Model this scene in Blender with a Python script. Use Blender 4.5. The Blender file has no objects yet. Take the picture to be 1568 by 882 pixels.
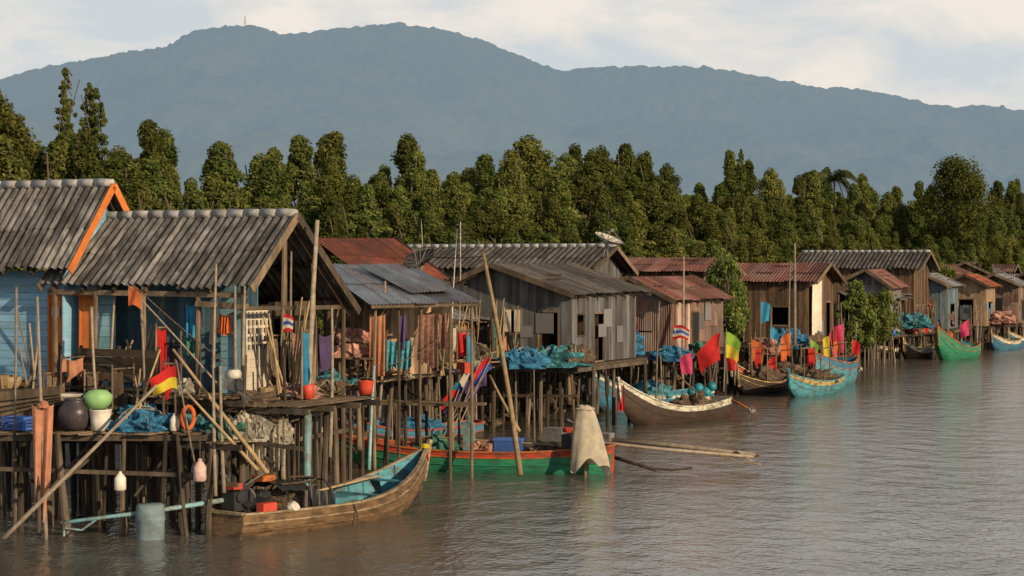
import bpy, math, random
import numpy as np
from mathutils import Vector, noise
random.seed(7); np.random.seed(7)
F=3049.0; CH=6.0
sc=bpy.context.scene
def P(px,py,D): return Vector(((px-784)/F*D, D, CH-(py-405)/F*D))
def XY(px,D): return Vector(((px-784)/F*D, D, 0))
def WT(px,py):
    D=F*CH/(py-405); return XY(px,D)
U=Vector((.902,-.431,0)); V=Vector((.431,.902,0)); Z=Vector((0,0,1)); XX=Vector((1,0,0))
O0=Vector((-11.6,45,0))
def QW(q,w,z=0): return O0+V*q+U*w+Z*z
R=random.uniform

# ---------------- materials
def nt(m): return m.node_tree.nodes, m.node_tree.links
MATS={}
def M(name,c1,c2=None,s=4.,st=(1,1,1),rough=.8,bump=.3,amt=.3,dirt=None,damt=.6,ds=.7,uv=False,metal=0.,transl=0.,lo=.35,hi=.65,spec=.3):
    if name in MATS: return MATS[name]
    m=bpy.data.materials.new(name); m.use_nodes=True; n,l=nt(m); n.clear()
    out=n.new('ShaderNodeOutputMaterial'); b=n.new('ShaderNodeBsdfPrincipled')
    tc=n.new('ShaderNodeTexCoord'); mp=n.new('ShaderNodeMapping'); mp.inputs['Scale'].default_value=st
    l.new(tc.outputs['UV' if uv else 'Object'],mp.inputs[0])
    no=n.new('ShaderNodeTexNoise'); no.inputs['Scale'].default_value=s; no.inputs['Detail'].default_value=7; no.inputs['Roughness'].default_value=.65
    l.new(mp.outputs[0],no.inputs['Vector'])
    mr=n.new('ShaderNodeMapRange'); mr.inputs[1].default_value=lo; mr.inputs[2].default_value=hi
    l.new(no.outputs['Fac'],mr.inputs[0])
    c2=c2 or tuple(x*.6 for x in c1)
    mx=n.new('ShaderNodeMix'); mx.data_type='RGBA'; mx.inputs[6].default_value=(*c1,1); mx.inputs[7].default_value=(*c2,1)
    l.new(mr.outputs[0],mx.inputs[0]); col=mx.outputs[2]
    if dirt:
        n2=n.new('ShaderNodeTexNoise'); n2.inputs['Scale'].default_value=ds; n2.inputs['Detail'].default_value=8; n2.inputs['Roughness'].default_value=.7
        l.new(mp.outputs[0],n2.inputs['Vector'])
        r2=n.new('ShaderNodeMapRange'); r2.inputs[1].default_value=.46; r2.inputs[2].default_value=.6; r2.inputs[4].default_value=damt
        l.new(n2.outputs['Fac'],r2.inputs[0])
        m2=n.new('ShaderNodeMix'); m2.data_type='RGBA'; m2.inputs[7].default_value=(*dirt,1)
        l.new(col,m2.inputs[6]); l.new(r2.outputs[0],m2.inputs[0]); col=m2.outputs[2]
    at=n.new('ShaderNodeAttribute'); at.attribute_name='rnd'
    ar=n.new('ShaderNodeMapRange'); ar.inputs[3].default_value=1-amt; ar.inputs[4].default_value=1+amt
    l.new(at.outputs['Fac'],ar.inputs[0])
    vm=n.new('ShaderNodeVectorMath'); vm.operation='SCALE'; l.new(col,vm.inputs[0]); l.new(ar.outputs[0],vm.inputs['Scale'])
    l.new(vm.outputs[0],b.inputs['Base Color'])
    b.inputs['Roughness'].default_value=rough; b.inputs['Metallic'].default_value=metal
    b.inputs['Specular IOR Level'].default_value=spec
    if bump:
        bp=n.new('ShaderNodeBump'); bp.inputs['Strength'].default_value=bump; bp.inputs['Distance'].default_value=.03
        l.new(no.outputs['Fac'],bp.inputs['Height']); l.new(bp.outputs[0],b.inputs['Normal'])
    if transl:
        t=n.new('ShaderNodeBsdfTranslucent'); l.new(vm.outputs[0],t.inputs[0]); ms=n.new('ShaderNodeMixShader'); ms.inputs[0].default_value=transl
        l.new(b.outputs[0],ms.inputs[1]); l.new(t.outputs[0],ms.inputs[2]); l.new(ms.outputs[0],out.inputs[0])
    else: l.new(b.outputs[0],out.inputs[0])
    MATS[name]=m; return m
wood=M('weathered_wood',(.21,.155,.10),(.09,.065,.045),s=5,st=(1,1,.35),amt=.5,dirt=(.05,.04,.03))
wetwood=M('piling_wood',(.12,.092,.068),(.048,.037,.028),s=5,st=(1,1,.3),amt=.55,dirt=(.025,.023,.018),damt=.8)
dwood=M('dark_wood',(.07,.048,.032),(.03,.023,.015),s=4,amt=.5)
bamboo=M('bamboo',(.38,.28,.15),(.22,.16,.09),s=6,amt=.3)
gpole=M('grey_bamboo',(.27,.23,.18),(.15,.12,.095),s=6,amt=.35)
asb=M('asbestos_roof',(.235,.228,.22),(.075,.072,.07),s=3.,st=(2.2,.5,1),uv=True,rough=.95,amt=.32,dirt=(.03,.029,.028),damt=.85,ds=1.1,lo=.38,hi=.6,bump=.2)
asbd=M('dark_asbestos_roof',(.13,.12,.112),(.05,.046,.043),s=3.,st=(2.2,.5,1),uv=True,rough=.95,amt=.35,dirt=(.024,.024,.022),ds=.9)
zinc=M('zinc_roof',(.30,.33,.37),(.17,.185,.205),s=2.,st=(2,.4,1),uv=True,rough=.5,amt=.35,dirt=(.17,.10,.065),damt=.7,metal=.3)
rust=M('rust_roof',(.38,.10,.045),(.2,.06,.035),s=2.,st=(2,.4,1),uv=True,rough=.8,amt=.25,dirt=(.09,.045,.03),damt=.6)
rustd=M('dark_rust_roof',(.19,.065,.048),(.09,.042,.036),s=2.,st=(2,.4,1),uv=True,rough=.75,amt=.45,dirt=(.2,.16,.14),damt=.5)
rustwall=M('rusty_sheet',(.17,.16,.155),(.16,.07,.04),s=1.2,st=(2,.5,1),uv=True,rough=.6,amt=.4,dirt=(.10,.042,.026),damt=.85,metal=.15)
greysheet=M('grey_sheet',(.20,.22,.245),(.12,.12,.125),s=1.2,st=(2,.5,1),uv=True,rough=.6,amt=.4,dirt=(.13,.08,.05),damt=.75,metal=.15)
cap=M('ridge_cap',(.42,.42,.415),(.2,.2,.195),s=4,amt=.2)
orange=M('orange_paint',(.6,.19,.04),(.45,.13,.03),s=3,amt=.15,bump=.1)
blueplank=M('blue_plank',(.22,.42,.60),(.15,.32,.47),s=3,st=(.3,.3,2),amt=.16,dirt=(.13,.2,.25),damt=.55)
blued=M('blue_board',(.10,.2,.27),(.07,.13,.17),s=3,amt=.25)
teal=M('teal_board',(.2,.38,.46),(.13,.26,.31),s=3,amt=.2)
greyboard=M('grey_board',(.13,.135,.145),(.065,.068,.07),s=2,st=(2,2,.4),amt=.42,dirt=(.055,.042,.033))
brownboard=M('brown_board',(.14,.085,.052),(.06,.04,.026),s=3,st=(2,2,.5),amt=.55)
tanboard=M('tan_board',(.36,.25,.16),(.2,.13,.085),s=3,st=(2,2,.5),amt=.4,dirt=(.1,.07,.05))
fadedblue=M('faded_blue_board',(.12,.2,.26),(.08,.11,.13),s=2,st=(2,2,.5),amt=.35,dirt=(.07,.06,.05))
white=M('white_wall',(.68,.62,.52),(.5,.44,.36),s=3,amt=.12,dirt=(.35,.3,.24),damt=.5)
pinkw=M('pink_wall',(.5,.36,.3),(.36,.25,.2),s=2,amt=.2)
black=M('painted_opening_shade',(.012,.012,.012),(.02,.018,.016),s=3)
blackp=M('black_plastic',(.03,.03,.035),(.02,.02,.02),s=5,rough=.35,bump=.1)
whitep=M('white_plastic',(.62,.6,.54),(.45,.42,.36),s=5,rough=.5,bump=.1,amt=.2)
greenp=M('green_plastic',(.28,.5,.22),(.2,.4,.16),s=5,rough=.5,bump=.1)
bluep=M('blue_plastic',(.05,.13,.42),(.04,.1,.32),s=5,rough=.5,bump=.1)
redp=M('red_plastic',(.5,.06,.03),(.35,.05,.03),s=5,rough=.5,bump=.1)
navy=M('dark_clay',(.035,.03,.04),(.06,.05,.055),s=5,rough=.35,bump=.1)
metal=M('grey_metal',(.3,.3,.3),(.16,.13,.11),s=6,rough=.4,metal=.6)
cyanm=M('cyan_painted_metal',(.14,.36,.42),(.2,.22,.2),s=6,rough=.5,dirt=(.1,.1,.09),ds=3)
def net(n,a,b): return M(n,a,b,s=22,amt=.5,bump=.9,rough=.95,lo=.4,hi=.6,dirt=tuple(x*.35 for x in a),damt=.7,ds=7)
netb=net('blue_net',(.045,.22,.40),(.02,.09,.18)); netg=net('green_net',(.07,.22,.16),(.03,.1,.07)); netw=net('white_net',(.40,.37,.31),(.18,.16,.13))
neto=net('orange_net',(.5,.2,.12),(.3,.1,.06)); netp=net('pink_net',(.5,.27,.21),(.25,.12,.1)); nett=net('teal_net',(.06,.25,.30),(.03,.12,.15)); netk=net('brown_net',(.16,.115,.08),(.07,.05,.035))
def cl(n,c): return M(n,c,tuple(x*.7 for x in c),s=4,amt=.15,transl=.35,rough=.9)
cred=cl('red_cloth',(.62,.03,.03)); cyel=cl('yellow_cloth',(.7,.55,.05)); cora=cl('orange_cloth',(.75,.2,.06)); cblu=cl('blue_cloth',(.04,.12,.5)); cwhi=cl('white_cloth',(.62,.56,.45)); cpin=cl('pink_cloth',(.75,.08,.2)); cgre=cl('green_cloth',(.35,.6,.08)); csky=cl('sky_cloth',(.05,.35,.6)); cpea=cl('peach_cloth',(.6,.28,.17)); cpur=cl('purple_cloth',(.12,.08,.2))
def hullm(n,c,d=(.08,.055,.038)): return M(n,c,tuple(x*.6 for x in c),s=5,st=(1,1,2.5),rough=.6,amt=.2,dirt=d,damt=.75,ds=2.6)
hbrown=hullm('weathered_hull',(.2,.125,.065),(.045,.032,.022)); hgreen=hullm('green_hull',(.03,.25,.14),(.03,.10,.07)); hred=hullm('red_hull',(.5,.06,.03)); hblue=hullm('blue_hull',(.04,.2,.33)); hlb=hullm('cyan_hull',(.08,.33,.42)); hwhite=hullm('white_hull',(.62,.6,.5)); hdark=hullm('dark_hull',(.065,.042,.03),(.03,.022,.017)); hyel=hullm('yellow_hull',(.5,.36,.14)); hora=hullm('orange_hull',(.55,.16,.04)); htan=hullm('tan_rail',(.36,.28,.18))

# ---------------- builder
OBJS=[]
class B:
    def __init__(s,name,mat,smooth=False): s.n=name; s.m=mat; s.v=[]; s.f=[]; s.r=[]; s.uv={}; s.sm=smooth
    def add(s,v,f,r=None,uv=None):
        o=len(s.v); s.v+= [tuple(x) for x in v]
        r=R(0,1) if r is None else r
        for i,a in enumerate(f):
            s.f.append(tuple(x+o for x in a)); s.r.append(r[i] if isinstance(r,list) else r)
        if uv:
            for i,x in enumerate(uv): s.uv[o+i]=x
    def hexa(s,a,b,r=None):
        s.add(list(a)+list(b),[(3,2,1,0),(4,5,6,7),(0,1,5,4),(1,2,6,5),(2,3,7,6),(3,0,4,7)],r)
    def box(s,c,sx,sy,sz,dx=Vector((1,0,0)),r=None,tilt=0):
        c=Vector(c); dx=Vector(dx).normalized(); dy=Vector((-dx.y,dx.x,0)); dz=Z.copy()
        a=[c+dx*(i*sx/2)+dy*(j*sy/2)-dz*(sz/2) for i,j in((-1,-1),(1,-1),(1,1),(-1,1))]
        b=[p+dz*sz for p in a]; s.hexa(a,b,r)
    def beam(s,p,q,w,h=None,r=None):
        p=Vector(p); q=Vector(q); h=h or w; d=(q-p)
        if d.length<1e-5: return
        d.normalize(); x=d.cross(Z)
        if x.length<.05: x=Vector((1,0,0))
        x.normalize(); y=x.cross(d)
        a=[p+x*(i*w/2)+y*(j*h/2) for i,j in((-1,-1),(1,-1),(1,1),(-1,1))]; b=[t+(q-p) for t in a]; s.hexa(a,b,r)
    def tube(s,pts,rad,n=7,r=None,caps=True):
        pts=[Vector(p) for p in pts]
        if not isinstance(rad,(list,tuple)): rad=[rad]*len(pts)
        vs=[];fs=[]
        for i,p in enumerate(pts):
            d=(pts[min(i+1,len(pts)-1)]-pts[max(i-1,0)]).normalized(); x=d.cross(Z)
            if x.length<.05: x=d.cross(Vector((0,1,0)))
            x.normalize(); y=d.cross(x)
            for k in range(n):
                a=2*math.pi*k/n; vs.append(p+(x*math.cos(a)+y*math.sin(a))*rad[i])
        for i in range(len(pts)-1):
            for k in range(n): fs.append((i*n+k,i*n+(k+1)%n,(i+1)*n+(k+1)%n,(i+1)*n+k))
        if caps: fs.append(tuple(range(n-1,-1,-1))); fs.append(tuple((len(pts)-1)*n+k for k in range(n)))
        s.add(vs,fs,r)
    def pole(s,p,q,r0,r1=None,bend=.0,n=7):
        p=Vector(p);q=Vector(q); r1=r1 or r0*.7; m=5; off=Vector((R(-1,1),R(-1,1),0))*bend*(q-p).length
        s.tube([p.lerp(q,i/m)+off*math.sin(math.pi*i/m) for i in range(m+1)],[r0+(r1-r0)*i/m for i in range(m+1)],n)
    def rope(s,p,q,sag=.3,r=.012):
        p=Vector(p);q=Vector(q); s.tube([p.lerp(q,i/8)-Z*sag*4*(i/8)*(1-i/8) for i in range(9)],r,4)
    def lathe(s,c,prof,n=16,r=None):
        vs=[];fs=[]
        for z,rr in prof:
            for k in range(n):
                a=2*math.pi*k/n; vs.append(Vector(c)+Vector((rr*math.cos(a),rr*math.sin(a),z)))
        for i in range(len(prof)-1):
            for k in range(n): fs.append((i*n+k,i*n+(k+1)%n,(i+1)*n+(k+1)%n,(i+1)*n+k))
        fs.append(tuple(range(n-1,-1,-1))); s.add(vs,fs,r)
    def blob(s,c,rx,ry,rz,amp=.35,fr=2.2,n=26,m=13,seed=None,r=None):
        c=Vector(c); sd=Vector((R(0,99),R(0,99),R(0,99))); vs=[];fs=[]
        for j in range(m+1):
            ph=math.pi*j/m
            for k in range(n):
                a=2*math.pi*k/n; d=Vector((math.sin(ph)*math.cos(a),math.sin(ph)*math.sin(a),math.cos(ph)))
                f=1+amp*noise.fractal(d*fr+sd,.9,2.1,4)*1.3
                z=d.z*rz*f
                if z<-rz*.25: z=-rz*.25
                vs.append(c+Vector((d.x*rx*f,d.y*ry*f,z)))
        rr=[]
        for j in range(m):
            for k in range(n):
                fs.append((j*n+k,j*n+(k+1)%n,(j+1)*n+(k+1)%n,(j+1)*n+k)); rr.append(R(.1,.9))
        s.add(vs,fs,rr)
    def grid(s,fn,nu,nv,r=None,uvf=None):
        vs=[];fs=[];uv=[]
        for j in range(nv+1):
            for i in range(nu+1):
                vs.append(fn(i/nu,j/nv)); uv.append(uvf(i/nu,j/nv) if uvf else (0,0))
        for j in range(nv):
            for i in range(nu): a=j*(nu+1)+i; fs.append((a,a+1,a+nu+2,a+nu+1))
        s.add(vs,fs,r,uv)
    def corrug(s,tl,tr,br,bl,pitch=.2,amp=.04,rows=2,sheet=.95,lift=.03,jag=.04):
        tl,tr,br,bl=map(Vector,(tl,tr,br,bl)); wd=((tr-tl).length+(br-bl).length)/2; ln=((bl-tl).length+(br-tr).length)/2
        nrm=(tr-tl).cross(bl-tl).normalized()
        if nrm.z<0: nrm=-nrm
        ns=max(1,round(wd/sheet)); u0=R(0,50)
        for k in range(rows):
            v0=k/rows; v1=(k+1)/rows
            for i in range(ns):
                a0=i/ns; a1=(i+1)/ns; nn=max(4,int(wd/ns/pitch*6)); j1=R(-jag,jag)/ln*2; li=R(.3,1)*lift
                ov=.04
                def fn(x,y):
                    a=a0+(a1-a0)*x; v=v0+(v1+(ov if k<rows-1 else 0)+j1-v0)*y
                    p=tl.lerp(tr,a).lerp(bl.lerp(br,a),v)
                    return p+nrm*(amp*math.sin(2*math.pi*a*wd/pitch)+li*y+.004*(i%2))
                s.grid(fn,nn,2,R(0,1),lambda x,y:(u0+(a0+(a1-a0)*x)*wd,(v0+(v1-v0)*y)*ln+i*.3))
    def cloth(s,a,b,h,amp=.08,folds=4,rag=.15,taper=1.):
        a,b=Vector(a),Vector(b); d=(b-a); nn=d.cross(Z).normalized() if d.length>0 else Vector((0,1,0)); ph=R(0,6); sd=R(0,50)
        def fn(x,y):
            e=1+rag*noise.noise(Vector((x*4+sd,0,0))); xx=.5+(x-.5)*(1+(taper-1)*y)
            return a+d*xx+nn*amp*(.3+y)*math.sin(folds*6.28*x+ph+y*1.5)+Z*(-h*y*e-.08*math.sin(math.pi*x)*(1-y))
        s.grid(fn,26,10)
    def boards(s,p1,p2,z0,top,bw=.16,th=.03,opens=(),jit=.008,gap=.006):
        p1=Vector(p1);p2=Vector(p2);d=p2-p1;L=d.length;d.normalize();nr=Vector((-d.y,d.x,0)); n=max(1,int(L/bw)); w=L/n
        tf=top if callable(top) else (lambda x:top); z0f=z0 if callable(z0) else (lambda x:z0)
        for i in range(n):
            a=i*w+gap/2;b=(i+1)*w-gap/2; mid=(a+b)/2; o=nr*R(-jit,jit); rr=R(0,1)
            op=[q for q in opens if q[0]<mid<q[1]]
            def put(za0,za1,zb0,zb1):
                A=[p1+d*a+o-nr*th/2,p1+d*b+o-nr*th/2,p1+d*b+o+nr*th/2,p1+d*a+o+nr*th/2]
                s.hexa([A[0]+Z*za0,A[1]+Z*za1,A[2]+Z*za1,A[3]+Z*za0],[A[0]+Z*zb0,A[1]+Z*zb1,A[2]+Z*zb1,A[3]+Z*zb0],rr)
            if op:
                q=op[0]
                if q[2]>z0f(mid)+.02: put(z0f(a),z0f(b),q[2],q[2])
                if q[3]<tf(mid)-.02: put(q[3],q[3],tf(a),tf(b))
            else: put(z0f(a),z0f(b),tf(a),tf(b))
    def hboards(s,p1,p2,z0,z1,bh=.16,th=.025,opens=()):
        p1=Vector(p1);p2=Vector(p2);d=p2-p1;L=d.length;d.normalize();n=max(1,int((z1-z0)/bh)); h=(z1-z0)/n
        for i in range(n):
            za=z0+i*h; zm=za+h/2
            c=p1+d*L/2+Z*zm; s.box(c,L,th,h-.012,d,R(0,1))
    def build(s,par,loc):
        if not s.v: return
        me=bpy.data.meshes.new(s.n); me.from_pydata([(a[0]-loc[0],a[1]-loc[1],a[2]-loc[2]) for a in s.v],[],s.f)
        at=me.attributes.new('rnd','FLOAT','FACE'); at.data.foreach_set('value',s.r)
        if s.uv:
            ul=me.uv_layers.new(name='UVMap'); li=[0]*len(me.loops); me.loops.foreach_get('vertex_index',li)
            fl=[]; 
            for i in li: fl+=s.uv.get(i,(0,0))
            ul.data.foreach_set('uv',fl)
        me.materials.append(s.m)
        if s.sm: me.polygons.foreach_set('use_smooth',[True]*len(me.polygons))
        o=bpy.data.objects.new(s.n,me); sc.collection.objects.link(o); o.parent=par
class Obj:
    def __init__(s,name,loc):
        s.n=name; s.loc=Vector(loc); s.p={}; OBJS.append(s)
    def part(s,name,mat,smooth=False):
        if name not in s.p: s.p[name]=B(name,mat,smooth)
        return s.p[name]
    def build(s):
        e=bpy.data.objects.new(s.n,None); e.location=s.loc; e.empty_display_size=.3; sc.collection.objects.link(e)
        for b in s.p.values(): b.build(e,s.loc)

# ---------------- house
def gable(name,O,rd,cd,L,ca,cf,z0,za,z1,zf,roofm,wallm=None,pitch=.22,amp=.045,ridge=True,ins=.45,barge=wood,opens_c=(),opens_l=(),sheet=False,rows=2,stilt=True,zbase=-.6,capm=cap,gb=greyboard):
    O=Vector(O); h=Obj(name,O+Z*zf)
    def T(c,l,z): return O+cd*c+rd*l+Z*z
    rf=h.part('roof',roofm,True); x0=-.15
    rf.corrug(T(ca,x0,za),T(ca,L,za),T(0,L,z0),T(0,x0,z0),pitch,amp,rows)
    rf.corrug(T(ca,x0,za),T(ca,L,za),T(cf,L,z1),T(cf,x0,z1),pitch,amp,rows)
    if ridge:
        rc=h.part('ridge_caps',capm,True); n=int((L+.2)/.45)
        for i in range(n):
            a=T(ca,x0+(L-x0)*i/n,za+.03);b=T(ca,x0+(L-x0)*(i+1.06)/n,za+.045); rc.tube([a,b],[.10,.12],8)
    bb=h.part('bargeboards',barge)
    for l in (x0-.04,L+.04):
        bb.beam(T(0,l,z0-.05),T(ca,l,za-.03),.03,.2); bb.beam(T(cf,l,z1-.05),T(ca,l,za-.03),.03,.2)
    rr=h.part('rafters',dwood)
    for i in range(int(L/.9)+1):
        l=.1+i*.9
        if l<L: rr.beam(T(.05,l,z0-.11),T(ca,l,za-.12),.06,.1); rr.beam(T(cf-.05,l,z1-.11),T(ca,l,za-.12),.06,.1)
    for f in (.15,.5,.85):
        rr.beam(T(ca*f,0,z0+(za-z0)*f-.07),T(ca*f,L,z0+(za-z0)*f-.07),.06); rr.beam(T(cf-(cf-ca)*f,0,z1+(za-z1)*f-.07),T(cf-(cf-ca)*f,L,z1+(za-z1)*f-.07),.06)
    if pitch<.3 and name not in('stilt_hut','blue_plank_house'):
        sc_=h.part('roof_battens',dwood)
        for _ in range(3):
            f=R(.2,.8); l=R(.2,L-1.5); sc_.beam(T(ca*f,l,z0+(za-z0)*f+.06),T(ca*f+R(-.1,.1),l+R(.8,1.4),z0+(za-z0)*f+.07),.05); sc_.beam(T(cf-(cf-ca)*f,l,z1+(za-z1)*f+.06),T(cf-(cf-ca)*f,l+R(.8,1.4),z1+(za-z1)*f+.07),.05)
    def rz(c): return (z0+(za-z0)*c/ca if c<ca else z1+(za-z1)*(cf-c)/(cf-ca))-.1
    if wallm:
        c0,c1,l0,l1=ins,cf-ins,ins,L-ins
        w=h.part('walls',wallm)
        if sheet:
            for a,b in ((T(c0,l0,0),T(c1,l0,0)),(T(c0,l0,0),T(c0,l1,0)),(T(c1,l0,0),T(c1,l1,0))):
                t=min(rz(c0),rz(c1)); zm=zf+(t-zf)*R(.35,.6)
                w.corrug(a+Z*t,b+Z*t,b+Z*zm,a+Z*zm,.1,.014,1,.8,.01); w.corrug(a+Z*zm,b+Z*zm,b+Z*zf,a+Z*zf,.1,.014,1,.8,-.02)
            w2=h.part('gable_boards',gb); w2.boards(T(c0,l0,0),T(c1,l0,0),min(rz(c0),rz(c1)),lambda x:max(rz(c0+x),min(rz(c0),rz(c1))+.02),.2)
            fo=h.part('opening_shade_panels',black)  # black panels on the solid sheet walls, painted shade of door and window openings
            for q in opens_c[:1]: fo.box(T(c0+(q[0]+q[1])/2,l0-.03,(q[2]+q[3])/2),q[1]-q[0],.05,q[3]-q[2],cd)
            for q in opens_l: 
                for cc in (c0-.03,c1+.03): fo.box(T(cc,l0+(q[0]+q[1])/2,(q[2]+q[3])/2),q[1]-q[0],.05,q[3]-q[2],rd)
        else:
            w.boards(T(c0,l0,0),T(c1,l0,0),zf,lambda x:rz(c0+x),opens=opens_c)
            w.boards(T(c0,l1,0),T(c1,l1,0),zf,lambda x:rz(c0+x))
            w.boards(T(c0,l0,0),T(c0,l1,0),zf,rz(c0),opens=opens_l)
            w.boards(T(c1,l0,0),T(c1,l1,0),zf,rz(c1),opens=opens_l)
            ip=h.part('interior_partitions',dwood); ip.boards(T(c0+.1,l0+(l1-l0)*.45,0),T(c1-.1,l0+(l1-l0)*.45,0),zf,min(rz(c0),rz(c1))-.05,.25); ip.boards(T((c0+c1)/2,l0+.7,0),T((c0+c1)/2,l1-.2,0),zf,min(rz(c0),rz(c1))-.05,.25)
        fr=h.part('window_frames',wood)
        for (q,base,dd) in [(q,T(c0,l0,0),cd) for q in opens_c]+[(q,T(c0,l0,0),rd) for q in opens_l]+[(q,T(c1,l0,0),rd) for q in opens_l]:
            s0,s1,a,b=q
            for u_,v_ in (((s0,a),(s1,a)),((s0,b),(s1,b)),((s0,a),(s0,b)),((s1,a),(s1,b))):
                fr.beam(base+dd*u_[0]+Z*u_[1],base+dd*v_[0]+Z*v_[1],.13 if sheet else .07,.07)
        pt=h.part('wall_patches',random.choice([rustwall,greysheet,tanboard,fadedblue,brownboard]))
        for _ in range(3):
            s0=R(0,max(.1,(c1-c0)-1)); zz=R(zf+.3,zf+1.4); a=T(c0+s0,l0-.045,zz); pt.box(a+cd*.35+Z*.3,R(.4,.9),.012,R(.4,.9),cd)
            s0=R(.3,max(.4,(l1-l0)-1)); a=T(c1+.045,l0+s0,R(zf+.3,zf+1.4)); pt.box(a+Z*.3,R(.4,.9),.012,R(.4,.9),rd)
            a=T(c0-.045,l0+s0,R(zf+.3,zf+1.4)); pt.box(a+Z*.3,R(.4,.9),.012,R(.4,.9),rd)
    fl=h.part('floor',dwood); fl.hexa([T(.1,.1,zf-.12),T(cf-.1,.1,zf-.12),T(cf-.1,L-.1,zf-.12),T(.1,L-.1,zf-.12)],[T(.1,.1,zf-.02),T(cf-.1,.1,zf-.02),T(cf-.1,L-.1,zf-.02),T(.1,L-.1,zf-.02)])
    if stilt:
        st=h.part('stilts',wetwood); nc=max(2,int(cf/1.1)); nl=max(2,int(L/1.4))
        for i in range(nc+1):
            for j in range(nl+1):
                c=.15+(cf-.3)*i/nc+R(-.2,.2); l=.15+(L-.3)*j/nl+R(-.2,.2); st.pole(T(c+R(-.15,.15),l+R(-.15,.15),zbase),T(c,l,zf-.1),R(.06,.11),None,.015)
        for i in range(nc+1): c=.15+(cf-.3)*i/nc; st.beam(T(c,0,zf-.2),T(c,L,zf-.2),.08,.14)
        st.beam(T(0,.1,zf-.2),T(cf,.1,zf-.2),.06,.16); st.beam(T(0,.12,zf-1.2),T(cf,.12,zf-1.1),.06,.1); st.beam(T(.12,.1,zf-1.1),T(.12,L,zf-1.2),.06,.1)
    h.T=T; h.rz=rz
    return h

def deck(name,A,d1,l1,d2,l2,z,zb=-.6,up=.25,rail=0,step=1.15,m=wood):
    A=Vector(A); o=Obj(name,A+Z*z)
    def T(a,b,h): return A+d1*a+d2*b+Z*h
    pk=o.part('planks',m); n=int(l1/.17)
    for i in range(n):
        a=l1*i/n; e0=R(-.2,.12); e1=R(-.1,.12); zz=z+R(-.015,.015); w=l1/n-.012
        if random.random()<.05: continue
        pk.hexa([T(a,e0,zz-.035),T(a+w,e0,zz-.035),T(a+w,l2+e1,zz-.035),T(a,l2+e1,zz-.035)],[T(a,e0,zz),T(a+w,e0,zz),T(a+w,l2+e1,zz),T(a,l2+e1,zz)])
    bm=o.part('beams',wetwood)
    for b in np.arange(.1,l2,1.1): bm.beam(T(-.3,b,z-.12),T(l1+.3,b+R(-.1,.1),z-.12),.08,.13)
    bm.beam(T(-.3,.05,z-.75),T(l1+.2,.05,z-.95),.06,.09)
    st=o.part('stilts',wetwood)
    for a in np.arange(.1,l1,step):
        for b in np.arange(.05,l2+.1,max(1.1,l2/3.5)):
            t=z+(R(.1,1.3)*up*3 if random.random()<up else 0); aa=a+R(-.35,.35)
            st.pole(T(aa+R(-.25,.25),b+R(-.15,.15),zb),T(aa,b+R(-.1,.1),t),R(.045,.1),None,.015)
    for i in range(int(l1/1.5)):
        a=R(0,l1-1); st.beam(T(a,R(0,l2),R(.3,z-.6)),T(a+R(.6,1.8),R(0,l2),z-.1),.05,.06)
    if rail:
        rl=o.part('railing',wood)
        for a in np.arange(0,l1,1.1): rl.pole(T(a,0,z),T(a,0,z+rail),.04)
        for hh in (.45,.9): rl.pole(T(0,0,z+rail*hh),T(l1,0,z+rail*hh+R(-.05,.05)),.03)
    o.T=T; return o

# ---------------- items
def poleobj(p,q,r=.05,m=bamboo,name='bamboo_pole',bend=.01):
    o=Obj(name,p); b=o.part('pole',m,True); b.pole(p,q,r,r*.6,bend); return o
def flag(top,h,w,bands,d=Vector((.9,-.3,0)),pole=None,name='flag',droop=.5):
    top=Vector(top); o=Obj(name,top); d=d.normalized()
    if pole: o.part('flagpole',gpole,True).pole(pole,top+(top-Vector(pole)).normalized()*.15,.025,.015,.01)
    nb=len(bands); ph=R(0,6); nn=d.cross(Z)
    for i,m in enumerate(bands):
        def fn(x,y,i=i):
            v=(i+y)/nb; return top+d*(w*x*(1-.3*droop*v))+Z*(-h*v*(1-.25*x)-droop*w*x*x*.9+.04*w*math.sin(7*x+ph))+nn*.16*w*math.sin(5*x+ph+2*v)*(.3+x)
        o.part('band_%d'%i,m,True).grid(fn,16,max(3,10//nb))
    return o
def netpile(c,rx,ry,rz,m,name='fishing_net_pile',m2=None):
    o=Obj(name,c); b=o.part('net',m); b.blob(c,rx,ry,rz,.5,2.0,34,17)
    for i in range(4): b.blob(Vector(c)+Vector((R(-.7,.7)*rx,R(-.6,.6)*ry,rz*.1)),rx*R(.3,.55),ry*R(.35,.55),rz*R(.5,.95),.5,2.6)
    rp=o.part('ropes',m2 or netw)
    for i in range(4):
        a=R(0,6.28); pts=[]
        for k in range(9): t=k/8*3.14; pts.append(Vector(c)+Vector((rx*1.0*math.cos(t)*math.cos(a),ry*1.0*math.cos(t)*math.sin(a),rz*1.12*math.sin(t)+R(-.04,.04))))
        rp.tube(pts,.014,4)
    return o
def bucket(c,r,h,m,name='plastic_bucket'):
    o=Obj(name,c); o.part('body',m,True).lathe(c,[(0,r*.78),(h*.5,r*.9),(h,r),(h+.02,r*1.06),(h+.02,r*.95),(h*.3,r*.82)],18)
    o.part('handle',metal).tube([Vector(c)+Vector((r*math.cos(t),0,h+r*.5*math.sin(t))) for t in np.linspace(0,3.14,9)],.012,4); return o
def pot(c,r,h,m,name='water_jar'):
    o=Obj(name,c); o.part('body',m,True).lathe(c,[(0,r*.55),(h*.15,r*.82),(h*.45,r),(h*.7,r*.93),(h*.88,r*.62),(h*.94,r*.6),(h,r*.72),(h,r*.6),(h*.8,r*.5)],24); return o
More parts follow.
